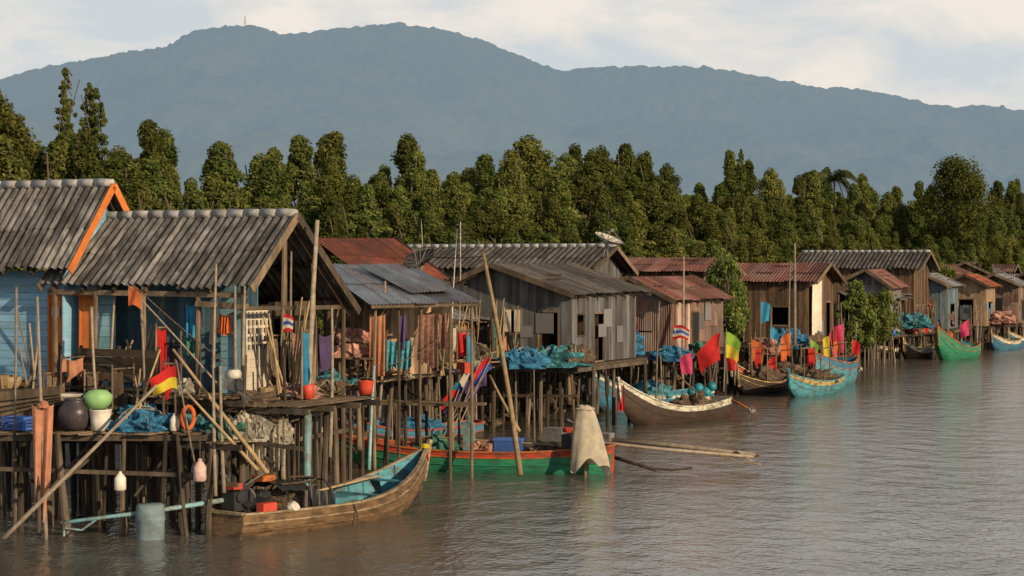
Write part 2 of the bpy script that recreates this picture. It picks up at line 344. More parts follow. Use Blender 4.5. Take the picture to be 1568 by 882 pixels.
def crate(c,sx,sy,sz,m,name='plastic_crate',d=U):
    o=Obj(name,c); b=o.part('body',m); c=Vector(c); dy=Vector((-d.y,d.x,0))
    b.box(c+Z*.02,sx,sy,.03,d)
    for k in range(4):
        z=sz*(.12+.26*k)
        for s_ in (-1,1): b.box(c+dy*s_*sy/2+Z*z,sx,.02,sz*.19,d); b.box(c+d*s_*sx/2+Z*z,.02,sy,sz*.19,d)
    for i in (-1,1):
        for j in (-1,1): b.box(c+d*i*sx/2+dy*j*sy/2+Z*sz/2,.05,.05,sz,d)
    return o
def jug(c,m=whitep,r=.13,h=.42,name='float_jug'):
    o=Obj(name,c); o.part('body',m,True).lathe(c,[(0,r*.8),(.03,r),(h*.65,r),(h*.82,r*.6),(h*.9,r*.3),(h,r*.3),(h,.01)],14)
    o.part('rope',netk).tube([Vector(c)+Z*h,Vector(c)+Z*(h+R(.3,.6))],.012,4); return o
def dish(c,r,m,d,name='satellite_dish',legs=True):
    o=Obj(name,c); c=Vector(c); d=Vector(d).normalized(); x=d.cross(Z).normalized(); y=x.cross(d)
    b=o.part('reflector',m,True); N=20
    b.grid(lambda u_,v_: c+(x*math.cos(u_*6.2832)+y*math.sin(u_*6.2832))*r*v_+d*(.35*r*v_*v_),N,6)
    s=o.part('struts',metal); f=c+d*r*.9
    for a in (0,2.1,4.2): s.tube([c+(x*math.cos(a)+y*math.sin(a))*r+d*.35*r,f],.014,4)
    s.box(f,.12,.12,.12); s.tube([c,c-Z*r*1.3],.04,6); s.tube([b_ for b_ in (c-d*.1,c-Z*r*.9+x*.4)],.02,4)
    for k in range(12): a=k*math.pi/6; s.tube([c+d*.01,c+(x*math.cos(a)+y*math.sin(a))*r+d*.36*r],.012,4)
    return o
def basket(b,p,r,h):
    b.lathe(p,[(0,r*.7),(h*.3,r*.9),(h*.6,r*.98),(h,r),(h,r*.9),(h*.3,r*.8)],12)
def gear(q,w,z,n=10,sx=2.,sy=1.2,name='fishing_gear_pile',pal=None,base=None):
    c=base if base is not None else QW(q,w,z); o=Obj(name,c); pal=pal or [netb,nett,netg,netp,netk,netw,netk,netw]
    for i in range(n):
        p=c+V*R(-sx,sx)+U*R(-sy,sy); k=random.random()
        if k<.30: m=random.choice(pal); r=R(.12,.36); o.part(m.name,m).blob(p,r*R(1,1.6),r*1.2,r*R(.5,.9),.5,2.2,18,9)
        elif k<.36: m=tanboard; basket(o.part('woven_baskets',bamboo),p,R(.18,.3),R(.2,.35))
        elif k<.42: 
            m=random.choice([blackp,netk,blackp,metal]); r=R(.2,.32); o.part('rings_'+m.name,m,True).tube([p+Z*.08+Vector((r*math.cos(a),r*math.sin(a),0)) for a in np.linspace(0,6.283,13)],.07,6)
        elif k<.52: m=random.choice([bluep,redp,whitep,greenp,whitep]); r=R(.1,.18); o.part('bucket_'+m.name,m,True).lathe(p,[(0,r*.8),(.32,r),(.33,r*.9),(.1,r*.8)],12)
        elif k<.64: m=random.choice([bluep,redp,tanboard,dwood,whitep,dwood]); o.part('box_'+m.name,m).box(p+Z*.15,R(.25,.5),R(.25,.4),R(.2,.35),Vector((R(-1,1),R(-1,1),0)))
        elif k<.82: 
            m=random.choice([netb,neto,netp,cwhi,netk,csky,netg,cpur,cpea,cred,netk]); hh=R(.9,1.6); e=p+V*R(.4,1.0); rp=o.part('rack_poles',wood); rp.pole(p,p+Z*(hh+.1),.03); rp.pole(e,e+Z*(hh+.1),.03); rp.pole(p+Z*hh,e+Z*hh,.025)
            o.part('hung_'+m.name,m,True).cloth(p+Z*hh+(e-p)*.1,e+Z*hh-(e-p)*R(.1,.5),R(.4,hh-.1),.07,3,.5)
        else:
            for _ in range(3): o.part('poles',bamboo if random.random()<.5 else wood).pole(p+V*R(-.3,.3),p+Z*R(1.0,2.4)+V*R(-.9,.9)+U*R(-.5,.5),.03,.02)
    return o
def awning(q,w,wid,dep,zf,zb,m,floor):
    o=Obj('lean_to_awning',QW(q,w,zf)); a=QW(q,w,zf);b=QW(q+wid,w,zf+R(-.1,.1)); c=QW(q+wid,w-dep,zb); d=QW(q,w-dep,zb)
    o.part('roof',m,True).corrug(d,c,b,a,.14,.02,1,.8,.05,.25)
    ps=o.part('posts',wood)
    for x in np.linspace(.1,wid-.1,max(2,int(wid/1.3)+1)):
        ps.pole(QW(q+x+R(-.1,.1),w-.1,-.4),QW(q+x,w-.1,zf-.03),.05); ps.pole(QW(q+x,w-dep+.1,floor),QW(q+x,w-dep+.1,zb-.03),.05)
    ps.pole(a-Z*.05,b-Z*.05,.04); ps.pole(d-Z*.05,c-Z*.05,.04)
    bs=o.part('back_screen',dwood); bs.boards(QW(q,w-dep,0),QW(q+wid,w-dep,0),floor,zb-.1,.2)
    for k in range(int(wid*.9)):
        x=R(.1,wid-.8); m2=random.choice([netp,netk,cpea,cwhi,netb,cpur,neto,csky,netk]); o.part('hung_'+m2.name,m2,True).cloth(QW(q+x,w-.3,zf-.15),QW(q+x+R(.3,.7),w-.3,zf-.15),R(.5,1.3),.06,3,.5)
    return o

# ---------------- boats
def boat(name,S,E,beam,hs,hm,hb,hull,stripe,rail,inside,stem=.25,rev=False,sf=.62,keelr=.55,top=None,st_=.78):
    S=Vector(S);E=Vector(E); d=(E-S); L=d.length; d.normalize(); y=Vector((-d.y,d.x,0)); o=Obj(name,S)
    def hw(t): return beam/2*((sf+(1-sf)*math.sin(math.pi/2*min(t/.45,1))) if t<.45 else max(.02,1-((t-.45)/.55)**2.3))
    def sh(t): return hm+(hs-hm)*(1-t/.4)**2 if t<.4 else hm+(hb-hm)*((t-.4)/.6)**2.4
    def kl(t): return -.3 if t<.7 else -.3+(hb*keelr+.3)*((t-.7)/.3)**2
    def sec(t,s,inn=0):
        w=max(.01,hw(t)-inn); k=kl(t)+inn*1.5; yy=w*math.sqrt(1-(1-s)**2)**.9; return yy,k+(sh(t)-k)*s**1.1
    def W(t,yy,z): return S+d*(L*t)+y*yy+Z*z
    o.W=W;o.sh=sh;o.hw=hw;o.L=L;o.d=d;o.y=y
    N=30
    def surf(part,m,s0,s1,inn,k):
        b=o.part(part,m,True)
        for sg in (-1,1):
            def fn(u_,v_):
                a,z=sec(u_,s0+(s1-s0)*v_,inn); return W(u_,a*sg,z)
            b.grid(fn,N,k,.5)
    surf('hull',hull,0,st_,0,7); surf('top_strake',stripe,st_,1,0,2); surf('inner_hull',inside,.05,1,.05,6)
    b=o.part('transom',stripe)
    a=[W(0,*sec(0,s_)) for s_ in np.linspace(0,1,7)]; c=[W(0,-sec(0,s_)[0],sec(0,s_)[1]) for s_ in np.linspace(1,0,7)]
    b.add(a+c,[tuple(range(14))])
    b.add([p+d*.05 for p in a+c],[tuple(range(14))])
    r=o.part('gunwale',rail)
    for sg in (-1,1):
        pts=[W(t,sg*(hw(t)-.01),sh(t)+.015) for t in np.linspace(0,1,N+1)]
        for i in range(N): r.beam(pts[i],pts[i+1]+(pts[i+1]-pts[i])*.05,.1,.045,.5)
        for s2 in (st_,st_-.22):
            pts=[W(t,sg*(sec(t,s2)[0]+.012),sec(t,s2)[1]) for t in np.linspace(0,.97,N+1)]
            o.part('rub_rail' if s2==st_ else 'lower_strake_edge',rail if s2==st_ else hull).tube(pts,.02,5,.5)
    r.beam(W(0,-hw(0),sh(0)+.02),W(0,hw(0),sh(0)+.02),.1,.06)
    s=o.part('stem_post',rail); s.beam(W(.975,0,kl(.975)),W(1.012,0,sh(1)+stem),.09,.12)
    f=o.part('floorboards',inside)
    for i in range(14):
        t=.08+.7*i/14; ww=sec(t,.38,.05)[0]; f.box(W(t,0,sec(t,.36,.05)[1]),L*.7/14-.01,2*ww,.025,d)
    tb=o.part('thwarts_and_ribs',inside)
    for t in (.22,.45,.66,.8): tb.box(W(t,0,sh(t)-.12),.2,2*hw(t)-.1,.035,d)
    for t in np.linspace(.05,.88,15):
        for sg in (-1,1):
            pts=[W(t,sg*(sec(t,s_,.06)[0]-.01),sec(t,s_,.06)[1]) for s_ in (.3,.5,.7,.85,.98)]; tb.tube(pts,.025,4)
    return o
def engine(o,base,d,shaft_end,m=cyanm,prefix=''):
    b=o.part('engine_block',blackp); base=Vector(base); sd=Vector((-d.y,d.x,0))
    b.box(base+Z*.25,.55,.4,.42,d); b.box(base+Z*.5+d*.1,.3,.3,.15,d)
    o.part('fuel_tank',redp).box(base+Z*.58-d*.12,.28,.34,.13,d)
    w=o.part('flywheel',metal); w.tube([base+Z*.28+d*.3,base+Z*.28+d*.38],.22,14); w.tube([base+Z*.5+sd*.22,base+Z*.75+sd*.3,base+Z*.85+sd*.3-d*.2],.03,6)
    b.beam(base-sd*.3,base+sd*.3,.1,.1); b.tube([base+Z*.35+sd*.25-d*.1,base+Z*.35-sd*.25-d*.1],.13,10)
    e=Vector(shaft_end); s0=base+Z*.3; s=o.part('long_tail_shaft',m,True); s.tube([s0,s0.lerp(e,.5)-Z*.03,e],[.06,.05,.04],8)
    hd=(e-s0).normalized(); up=hd.cross(sd).normalized()
    fin=o.part('skeg',m); fin.tube([s0.lerp(e,.8),s0.lerp(e,.9)-Z*.22,e-Z*.12],.025,5); fin.tube([e-Z*.12,e-Z*.3],.025,5)
    pr=o.part('propeller',metal)
    x=hd.cross(Z).normalized();yy=x.cross(hd)
    for k in range(3):
        a=k*2.094; r1=x*math.cos(a)+yy*math.sin(a); r2=x*math.cos(a+.9)+yy*math.sin(a+.9)
        pr.add([e,e+r1*.1+r2*.03,e+r1*.2+hd*.05,e+r2*.17-hd*.04],[(0,1,2,3)])
    pr.tube([e-hd*.05,e+hd*.07],[.035,.02],8)
    o.part('tiller',metal).tube([base+Z*.55+d*.2,base+Z*.8+d*.9],.022,6)
def onp(px,D,z): v=XY(px,D); v.z=z; return v

# =============== SCENE ===============
O1=XY(375,45)
h1=gable('stilt_hut',O1,-U,V,5.8,1.96,4.86,5.48,7.17,4.87,3.0,asb,None,barge=wood,zbase=-.6)
T=h1.T
w=h1.part('back_wall',blued); w.boards(T(1.7,.75,0),T(1.7,5.6,0),3.0,lambda x:6.7,.18,opens=((2.6,3.25,4.0,4.9),))
h1.part('window_shutter',teal).boards(T(1.66,3.38,0),T(1.66,3.98,0),4.02,4.88,.2)
h1.part('gable_wall_inner',dwood).boards(T(2.4,.9,0),T(4.4,.9,0),3.0,lambda x:5.1,.2,opens=((.3,1.2,3.0,4.7),))
h1.part('rear_wall',dwood).boards(T(4.3,.9,0),T(4.3,5.6,0),3.0,5.0,.2)
ww=h1.part('breeze_block_wall',white)
for i in range(7):
    for j in range(10):
        c=T(.95+1.2*(i+.5)/7,.7,3.02+1.9*(j+.5)/10)
        if j<5: ww.box(c,.165,.06,.185,V)
        else:
            for sg in(-1,1): ww.box(c+Z*sg*.08,.17,.06,.03,V); ww.box(c+V*sg*.075,.03,.055,.14,V)
h1.part('blue_corner_post',teal).box(T(.9,.72,3.95),.2,.22,1.95,V)
h1.part('side_wall',teal).hboards(T(.9,.85,0),T(.9,1.25,0),3.0,5.3)
pp=h1.part('porch_posts',wood)
for l,c in ((.15,.15),(1.4,.2),(2.9,.15),(4.3,.2),(5.5,.2),(.15,1.9),(.15,3.2),(.12,4.6),(1.5,4.6),(3,4.6),(5,4.6)):
    pp.pole(T(c,l,-.5 if c<.5 or l<.3 else 3),T(c,l,h1.rz(c)),.07,.055,.004)
pp.beam(T(.2,.1,5.3),T(.2,5.7,5.35),.08,.12); pp.beam(T(.1,.15,5.0),T(4.7,.15,4.95),.08,.1); pp.beam(T(1.96,.15,4.95),T(1.96,.15,7.0),.07)
pp.beam(T(.2,.1,5.05),T(.2,1.4,5.1),.25,.12)
pans=h1.part('hung_pans',metal,True)
for i in range(4): pans.lathe(T(.4,.35+.25*i,4.98),[(0,.06),(.04,.12),(.1,.14),(.1,.12)],12)
b=h1.part('porch_bench_board',dwood); 
for k in range(4): b.beam(T(-.15,2.3,3.35+.19*k),T(-.15,4.55,3.38+.19*k),.04,.18)
for l in (2.3,3.4,4.5): b.beam(T(-.1,l,3.0),T(-.1,l,4.1),.07)
b.beam(T(-.2,2.2,3.12),T(-.2,4.6,3.12),.35,.06)
hc=h1.part('hanging_clothes',cora); hc.cloth(T(.3,.6,4.9),T(.3,.9,4.9),.5); 
h1.part('hanging_cloth_b',csky).cloth(T(.5,1.7,5.1),T(.5,1.95,5.1),.8,.05,2); h1.part('hanging_cloth_c',cpur).cloth(T(4.5,.4,4.3),T(3.9,.4,4.3),.9,.05,2); h1.part('hanging_cloth_d',netp).cloth(T(3.5,.6,4.4),T(2.9,.6,4.4),.7,.05,2)
h1.part('hanging_cloth_e',cpur).cloth(T(1.5,2.2,5.0),T(1.5,2.7,5.0),.5,.05,2); h1.part('hanging_cloth_f',cwhi).cloth(T(.6,1.15,5.1),T(.6,1.35,5.1),.9,.04,2)
O_0=XY(97,47)
h0=gable('blue_plank_house',O_0,-U,V,6.5,1.71,3.4,5.88,7.95,5.9,3.0,asb,None,barge=orange)
T0=h0.T; A=XY(163,47.0)+V*.35
h0.part('front_wall',blueplank).hboards(A-U*1.95,A-U*9,3.0,5.85,.17)
h0.part('pale_wall',teal).hboards(A,A-U*.62,3.0,5.3,.25)
h0.part('door_leaf_a',orange).boards(A-U*.62-V*.03,A-U*.98-V*.03,3.0,5.25,.12); h0.part('door_leaf_b',orange).boards(A-U*1.42-V*.03,A-U*1.9-V*.03,3.0,5.25,.12)
h0.part('door_frame',orange).beam(A-U*.6+Z*5.3-V*.04,A-U*1.95+Z*5.3-V*.04,.08,.1)
for s_ in (.62,1.0,1.4,1.93): h0.part('door_frame',orange).beam(A-U*s_+Z*3-V*.05,A-U*s_+Z*5.3-V*.05,.06,.07)
h0.part('door_interior',dwood).boards(A-U*.9+V*.8,A-U*1.6+V*.8,3.0,5.3,.2)
h0.part('over_door_wall',blueplank).hboards(A-U*.6,A-U*1.95,5.35,5.85,.17)
h0.part('gable_end',blueplank).boards(T0(.35,.3,0),T0(3.1,.3,0),3.0,lambda x:h0.rz(.35+x),.2)
h0.part('eave_cloth',white).box(A-U*1.7-V*.08+Z*4.85,.22,.02,.25,U)
# near decks
d1=deck('wooden_platform',onp(-90,44.0,0),XX,5.6,V,2.2,2.28,up=.15,step=.9)
d2=deck('porch_deck',QW(1.9,-6),U,11.0,V,2.6,3.0,up=.1)
d3=deck('wooden_platform',QW(2.2,4.2),U,2.3,V,3.6,2.85,up=.4)
d3b=deck('wooden_platform',QW(1.2,3.7),U,1.7,V,.9,2.1,up=.3)
o=Obj('leaning_planks',onp(20,45.2,2.4)); k_=o.part('boards',wood)
for i in range(5): k_.beam(onp(-30,45.6-.1*i,2.35+.15*i),onp(92,44.9-.08*i,2.95+.06*i),.05,.2)
# H2
h2=Obj('zinc_roof_shed',XY(600,58))
rf=h2.part('zinc_roof',zinc,True); rf.corrug(P(480,402,62),P(640,412,61),P(735,464,56),P(568,469,53.5),.12,.018,2,.8,.05,.1)
rf.corrug(P(545,405,60.5),P(610,404,61),P(690,444,57),P(630,449,56),.12,.018,1,.8,.02,.1)
h2.part('roof_edge',wood).beam(P(568,470,53.6),P(735,466,56.1),.06,.08); 
ps=h2.part('posts',wood)
for px,py,D in ((575,470,54),(610,469,54.5),(645,468,55),(690,467,55.5),(722,464,56),(505,440,58),(560,440,60),(640,420,60)):
    p=P(px,py,D); ps.pole(Vector((p.x,p.y,-.5)),p,.05,.04,.01)
tb=h2.part('tan_wall',tanboard); tb.boards(XY(590,57.5),XY(660,58.5),2.8,4.9,.2,opens=((.4,.9,3.5,4.5),))
h2.part('brown_wall',brownboard).boards(XY(500,55.5),XY(572,57.5),2.8,4.7,.18,opens=((.6,1.1,2.8,4.4),))
h2.part('inner_wall',dwood).boards(XY(495,61),XY(690,61),2.6,5.5,.2)
h2.part('peach_cloth',cpea).cloth(P(566,480,54.5),P(590,480,54.6),1.7,.06,3); h2.part('peach_net',netp).cloth(P(640,475,55.5),P(665,475,55.8),1.5,.08,3); h2.part('green_net_hung',nett).cloth(P(592,520,55),P(630,520,55),.8,.06,5)
h2.part('dark_cloth',cpur).cloth(P(608,480,55),P(622,480,55),1.0,.06,2); h2.part('peach_net_b',netp).cloth(P(672,480,55.6),P(684,478,55.8),1.0,.06,2)
h2.part('shelf',wood).box(P(540,548,55),1.6,.6,.05,U)
h2.part('shelf_post',wood).pole(P(520,548,55),P(520,600,55),.05); h2.part('shelf_nets',netp).blob(P(540,544,55),.6,.35,.3,.5); h2.part('pink_hat_nets',netp).blob(P(540,520,55.5),.5,.35,.3,.4)
h2b=Obj('rust_roof_house',XY(590,66))
rb=h2b.part('roof',rust,True); rb.corrug(P(478,364,70),P(605,365,70),P(692,429,64),P(545,415,63),.14,.02,2,.8,.03); rb.corrug(P(478,364,70),P(605,365,70),P(640,392,76),P(500,392,76),.14,.02,1,.8)
h2b.part('fascia',dwood).beam(P(605,366,70),P(692,431,64),.05,.16); h2b.part('walls',brownboard).boards(XY(500,66),XY(675,66),2.4,5.3,.2); h2b.part('walls',brownboard).boards(XY(675,66),XY(640,74),2.4,5.2,.2)
h2b.part('tv_antenna',metal).tube([P(705,430,64),P(705,340,64)],.02,5)
for i in range(5): h2b.part('tv_antenna',metal).tube([P(697,345+7*i,64),P(713,343+7*i,64)],.012,4)
gx=XY
h3=gable('long_roof_house',gx(905,86.5),-U,V,10.5,2.5,5,5.8,6.8,5.6,2.2,asbd,greyboard,pitch=.3,amp=.055,opens_l=((2,3,3.3,4.3),(5,6,3.3,4.3)),zbase=0)
hg=gable('grey_plank_house',gx(690,73.2),V,U,7.2,1.7,5.05,5.35,6.02,4.93,2.4,asbd,greyboard,pitch=.2,amp=.03,ridge=False,opens_c=((1.5,2.2,3.5,4.35),(2.9,3.7,2.4,4.3)),opens_l=((.6,1.3,3.4,4.2),(2.2,3.1,2.4,4.2)),zbase=-.5)
hg.part('white_shutters',white).box(hg.T(2.15,.38,3.95),.24,.03,.8,U); hg.part('white_shutters',white).box(hg.T(2.52,.38,3.95),.22,.03,.8,U)
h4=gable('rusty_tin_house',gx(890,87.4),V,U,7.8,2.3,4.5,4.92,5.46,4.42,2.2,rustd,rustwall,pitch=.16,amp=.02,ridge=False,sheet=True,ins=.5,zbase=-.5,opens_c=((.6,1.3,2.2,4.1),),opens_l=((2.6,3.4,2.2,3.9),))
h4.part('pink_corner',pinkw).box(h4.T(4.08,1.2,3.3),.1,.4,2.1,U); h4.part('pink_corner',pinkw).box(h4.T(4.08,2.4,3.3),.1,.3,2.1,U)
h5=gable('dark_red_roof_house',gx(1085,97),-U,V,7,2.4,5,5.65,6.35,5.5,2.0,rustd,brownboard,pitch=.18,amp=.02,ridge=False,zbase=-.3)
h5b=gable('rust_roof_stilt_house',gx(1246,103),-U,V,7,2.6,5.5,5.1,6.08,5.0,1.9,rustd,brownboard,pitch=.18,amp=.025,ridge=False,opens_l=((1,2,2.8,3.8),(3.5,4.4,1.9,3.9)),opens_c=((3.2,4.1,1.9,4.0),),zbase=-.5)
h5b.part('white_sheet',white).cloth(h5b.T(.5,.2,4.95),h5b.T(2.2,.2,5.2),2.6,.05,4,.1)
h6=gable('grey_roof_stilt_house',gx(1407,132),-U,V,8.8,2.6,5.2,5.72,6.85,5.6,1.7,asbd,brownboard,pitch=.3,amp=.05,opens_l=((1,2,3,4),(4,5,3,4)),zbase=-.4)
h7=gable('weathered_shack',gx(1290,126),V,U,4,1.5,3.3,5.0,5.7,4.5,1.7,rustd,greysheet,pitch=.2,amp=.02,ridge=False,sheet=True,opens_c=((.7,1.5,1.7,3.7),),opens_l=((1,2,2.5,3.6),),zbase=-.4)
k=0; WL=(brownboard,fadedblue,rustwall,tanboard,brownboard,rustwall,greyboard,rustwall)
for px,D,L_,za,m in ((1345,134,4,5.2,rustd),(1380,137,4,5.4,zinc),(1415,137,4,5.0,rustd),(1445,143,4,5.3,rust),(1472,145,4,4.7,rustd),(1492,150,4,5.3,zinc),(1512,149,4,4.8,rustd),(1538,154,5,5.3,rustd),(1565,157,4,4.9,asbd),(1590,162,5,5.2,rustd),(1510,162,5,6.0,rustd),(1450,157,6,6.2,asbd),(1550,168,5,6.0,rustd),(1400,148,6,5.9,rustd),(1625,165,5,5.2,zinc)):
    rr=(V,U) if k%2 else (-U,V); wm_=WL[k%8]; sh_=wm_ in (rustwall,greysheet)
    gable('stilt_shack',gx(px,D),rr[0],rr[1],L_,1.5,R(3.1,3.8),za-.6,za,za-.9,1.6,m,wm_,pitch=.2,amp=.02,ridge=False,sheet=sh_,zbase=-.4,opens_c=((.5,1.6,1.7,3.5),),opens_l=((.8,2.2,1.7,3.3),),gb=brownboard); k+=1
DA=deck('fishing_deck',QW(10,-3),V,8.5,U,5.6,2.75,up=.5)
DB=deck('fishing_deck',QW(20,-6),V,11,U,5.2,2.4,up=.5)
DC=deck('fishing_deck',QW(32.5,-8),V,13,U,5.5,2.05,up=.5)
DD=deck('fishing_deck',QW(47,-9),V,14,U,5.5,1.8,up=.4)
DE=deck('fishing_deck',QW(63,-11),V,22,U,5,1.6,up=.4)
DF=deck('fishing_deck',QW(86,-8),V,46,U,6,1.5,up=.4)
aw=[(21.5,-1.2,3.5,2.2,4.0,4.5,rustd,2.4),(27,-2.2,3,2,4.0,4.4,zinc,2.4),(42,-3.6,3.5,2.2,3.9,4.3,rustd,2.05),(47.5,-4.5,4,2.4,3.9,4.4,zinc,1.8),(53,-5,3.2,2.2,3.6,4.1,rustd,1.8),(58,-4.8,3.5,2.4,3.7,4.2,asbd,1.8)]
for a_ in aw: awning(*a_)
q=64
while q<130:
    wd_=R(2.2,4.0); fr_=(R(-8,-6.8) if q<85 else R(-3.6,-2.2)); awning(q,fr_,wd_,R(1.8,2.8),R(3.2,4.0),R(4.0,4.7),random.choice([rustd,zinc,asbd,rustd,rust]),1.54); q+=wd_+R(.1,1.0)
# poles
o=Obj('mooring_poles',QW(30,0)); pb=o.part('poles',gpole); ro=o.part('ropes',netk); last=None
for i in range(150):
    q=6+120*(i+R(0,1))/150; wv=R(-5.5,1.2)-(q>45)*2.5+(q>88)*2.2; hgt=R(1.2,3.4) if random.random()<.72 else R(3.5,5.4); e=QW(q+R(-.25,.25),wv+R(-.2,.2),hgt); pb.pole(QW(q,wv,-.5),e,R(.03,.06),.025,.012)
    if last and random.random()<.35 and (last-e).length<4: ro.rope(last-Z*.1,e-Z*.1,.25)
    last=e
o=Obj('bundled_bamboo_poles',QW(30,-2,2.5)); bb=o.part('poles',bamboo)
for q,w_,z in ((12,1.8,2.85),(23,-1.,2.5),(29,-1.3,2.5),(36,-2.8,2.2),(43,-2.9,2.2),(50,-4,1.95),(57,-4,1.95),(66,-6.3,1.7),(74,-6.3,1.7),(90,-2.5,1.65),(100,-2.5,1.65)):
    for i in range(6): bb.pole(QW(q+R(-.3,.3),w_+R(-.2,.2),z+R(0,.15)),QW(q+R(2.5,4.5),w_+R(-.4,.5),z+R(0,.5)),.03,.02)
o=Obj('driftwood_debris',QW(25,-3,.1)); lg=o.part('logs',wetwood); rk=o.part('mud_clods',netk)
for i in range(150):
    q=R(4,62); w_=R(-7,-1.5)-(q>40)*2; p=QW(q,w_,R(0.05,.4)); 
    if i%2: lg.pole(p,p+V*R(-1.3,1.3)+U*R(-1,1)+Z*R(-.1,.5),R(.03,.09))
    else: rk.blob(p,R(.15,.45),R(.15,.4),R(.1,.25),.4,2,12,7)
for q,wv,z,n in ((11,0.5,2.75,16),(13.5,1.5,2.75,16),(16,0,2.75,14),(17.5,1.6,2.75,14),(21,-2.5,2.4,16),(23,-2.2,2.4,18),(25.5,-2.5,2.4,18),(28,-2.2,2.4,18),(30,-2.6,2.4,16),(34,-3.6,2.05,18),(36.5,-3.6,2.05,18),(39,-3.8,2.05,18),(41.5,-4,2.05,18),(44,-4,2.05,14),(49,-5,1.8,18),(51.5,-5,1.8,18),(54,-5,1.8,18),(57,-5,1.8,18),(60,-5,1.8,14)):
    gear(q,wv,z,n)
for i in range(24):
    q=64+i*2.7; gear(q,R(-8,-7) if q<86 else R(-4.2,-2.8),1.54,15,1.8,1.2)
netpile(P(945,540,79),.9,.8,.6,netb); netpile(P(855,556,71),1.0,.7,.5,nett); netpile(P(800,558,70),.8,.7,.5,netb); netpile(P(1030,548,84),.8,.8,.45,netb); netpile(P(955,525,80),.6,.5,.5,netb); netpile(P(880,550,71),.6,.5,.45,netk)
netpile(P(1075,540,88),.6,.6,.45,netg); netpile(P(1205,528,102),1.0,.9,.7,netb); netpile(P(1170,538,100),.7,.7,.6,netp);netpile(P(1530,492,144),1.1,1.1,.6,netp);netpile(P(1395,498,128),1.1,1.1,.7,nett);netpile(P(725,545,66),.6,.5,.4,netk)
# near clutter
zl=2.3
pot(onp(115,44.5,zl),.38,.72,navy); bucket(onp(154,44.4,zl),.25,.45,whitep); 
o=Obj('plastic_basin',onp(150,44.5,zl+.5)); o.part('body',greenp,True).lathe(onp(150,44.5,zl+.47),[(0,.2),(.15,.3),(.3,.33),(.42,.2),(.44,.02)],20)
o=Obj('enamel_basin',onp(98,45.2,zl+.5)); o.part('body',whitep,True).lathe(onp(98,45.2,zl+.55),[(0,.25),(.2,.42),(.22,.43),(.2,.38)],20); o.part('stand',wood).box(onp(98,45.2,zl+.27),.5,.4,.5,U)
netpile(onp(216,44.5,zl+.08),.64,.45,.38,netb); jug(onp(267,44.2,zl),whitep,.1,.4,'plastic_bottle')
bucket(onp(190,45.2,zl),.22,.35,bluep); bucket(onp(70,44.9,zl),.22,.5,metal,'metal_bucket')
netpile(onp(380,44.9,2.15),.5,.4,.5,netw); netpile(onp(350,44.8,2.2),.45,.4,.35,netg); netpile(onp(425,45.6,2.0),.35,.35,.4,netw);netpile(onp(450,47,2.9),.6,.5,.25,netp); netpile(onp(320,45.4,2.3),.5,.4,.3,nett)
netpile(onp(500,48,2.9),.5,.4,.25,netk); netpile(onp(400,45.2,2.5),.4,.35,.3,netk)
o=Obj('draped_nets',onp(400,45,2.6)); o.part('white_drape',cwhi,True).cloth(onp(372,44.7,2.7),onp(405,44.9,2.7),1.1,.12,3,.5,.8); o.part('blue_drape',netb,True).cloth(onp(300,44.6,2.35),onp(330,44.6,2.35),.5,.08,3,.5); o.part('pale_drape',netw,True).cloth(onp(408,45.1,2.6),onp(438,45.3,2.5),1.2,.12,3,.6,.7)
o=Obj('lifebuoy_ring',onp(288,44,2.7)); o.part('ring',cora,True).tube([onp(288,44,2.62)+Vector((.13*math.cos(a),.05*math.sin(a),.24*math.sin(a))) for a in np.linspace(0,6.283,17)],.05,7)
crate(onp(30,44.6,zl),.6,.4,.3,bluep); crate(onp(240,45.6,zl),.5,.4,.3,whitep,'foam_box')
bucket(onp(560,47.6,2.9),.2,.3,redp)
gear(0,0,0,14,.6,2.4,'porch_clutter',[netk,netg,netw],base=onp(150,45.7,2.3))
gear(2.6,-1.5,3.02,12,.3,1.6,'porch_clutter'); gear(2.8,2.6,3.02,12,.4,1.6,'porch_clutter'); gear(3.8,5.2,2.88,12,1.2,.8,'porch_clutter')
o=Obj('spare_engine',onp(357,44.2,3.4)); c=onp(357,44.2,3.35); o.part('block',metal).box(c,.3,.28,.25,U); o.part('tank',whitep,True).tube([c+Z*.2-U*.15,c+Z*.2+U*.15],.12,10); o.part('fan',blackp).tube([c+U*.18-V*.1,c+U*.24-V*.1],.14,12); o.part('bracket',metal).beam(c-Z*.1,c+U*.45-Z*.35,.05)
jug(onp(184,43.6,1.05)); jug(onp(306,43.6,1.25),M('pink_plastic',(.5,.36,.32),s=5),.14,.5); 
o=Obj('blue_barrel',onp(230,43.6,0)); o.part('body',M('faded_blue_plastic',(.2,.28,.33),(.12,.16,.18),s=4),True).lathe(onp(230,43.6,-.1),[(0,.3),(.1,.31),(.5,.32),(.52,.335),(.56,.32),(.82,.31),(.86,.27),(.86,.02)],18)
o=Obj('hanging_orange_net',onp(65,43.4,3)); o.part('net',cpea,True).cloth(onp(48,43.4,2.95),onp(82,43.4,2.95),2.1,.09,1.7,.5,.6); o.part('knot',cpea).blob(onp(66,43.4,2.9),.13,.1,.12)
o.part('hook_pole',gpole,True).pole(onp(72,43.45,-.5),onp(57,43.5,5.3),.05,.03,.004)
def pl(a,b,r=.05,m=gpole,n='bamboo_pole'): return poleobj(P(*a),P(*b),r,m,n)
pl((468,712,46.4),(486,337,46.6),.085,gpole); 
o=Obj('painted_post',P(469,700,46.3)); o.part('post',cyanm,True).tube([onp(469,46.3,-.3),P(471,625,46.3)],.095,10)
pl((797,728,55),(740,388,57),.085,bamboo); pl((330,760,43.8),(331,405,44.5),.045); pl((343,755,43.8),(337,560,44),.05)
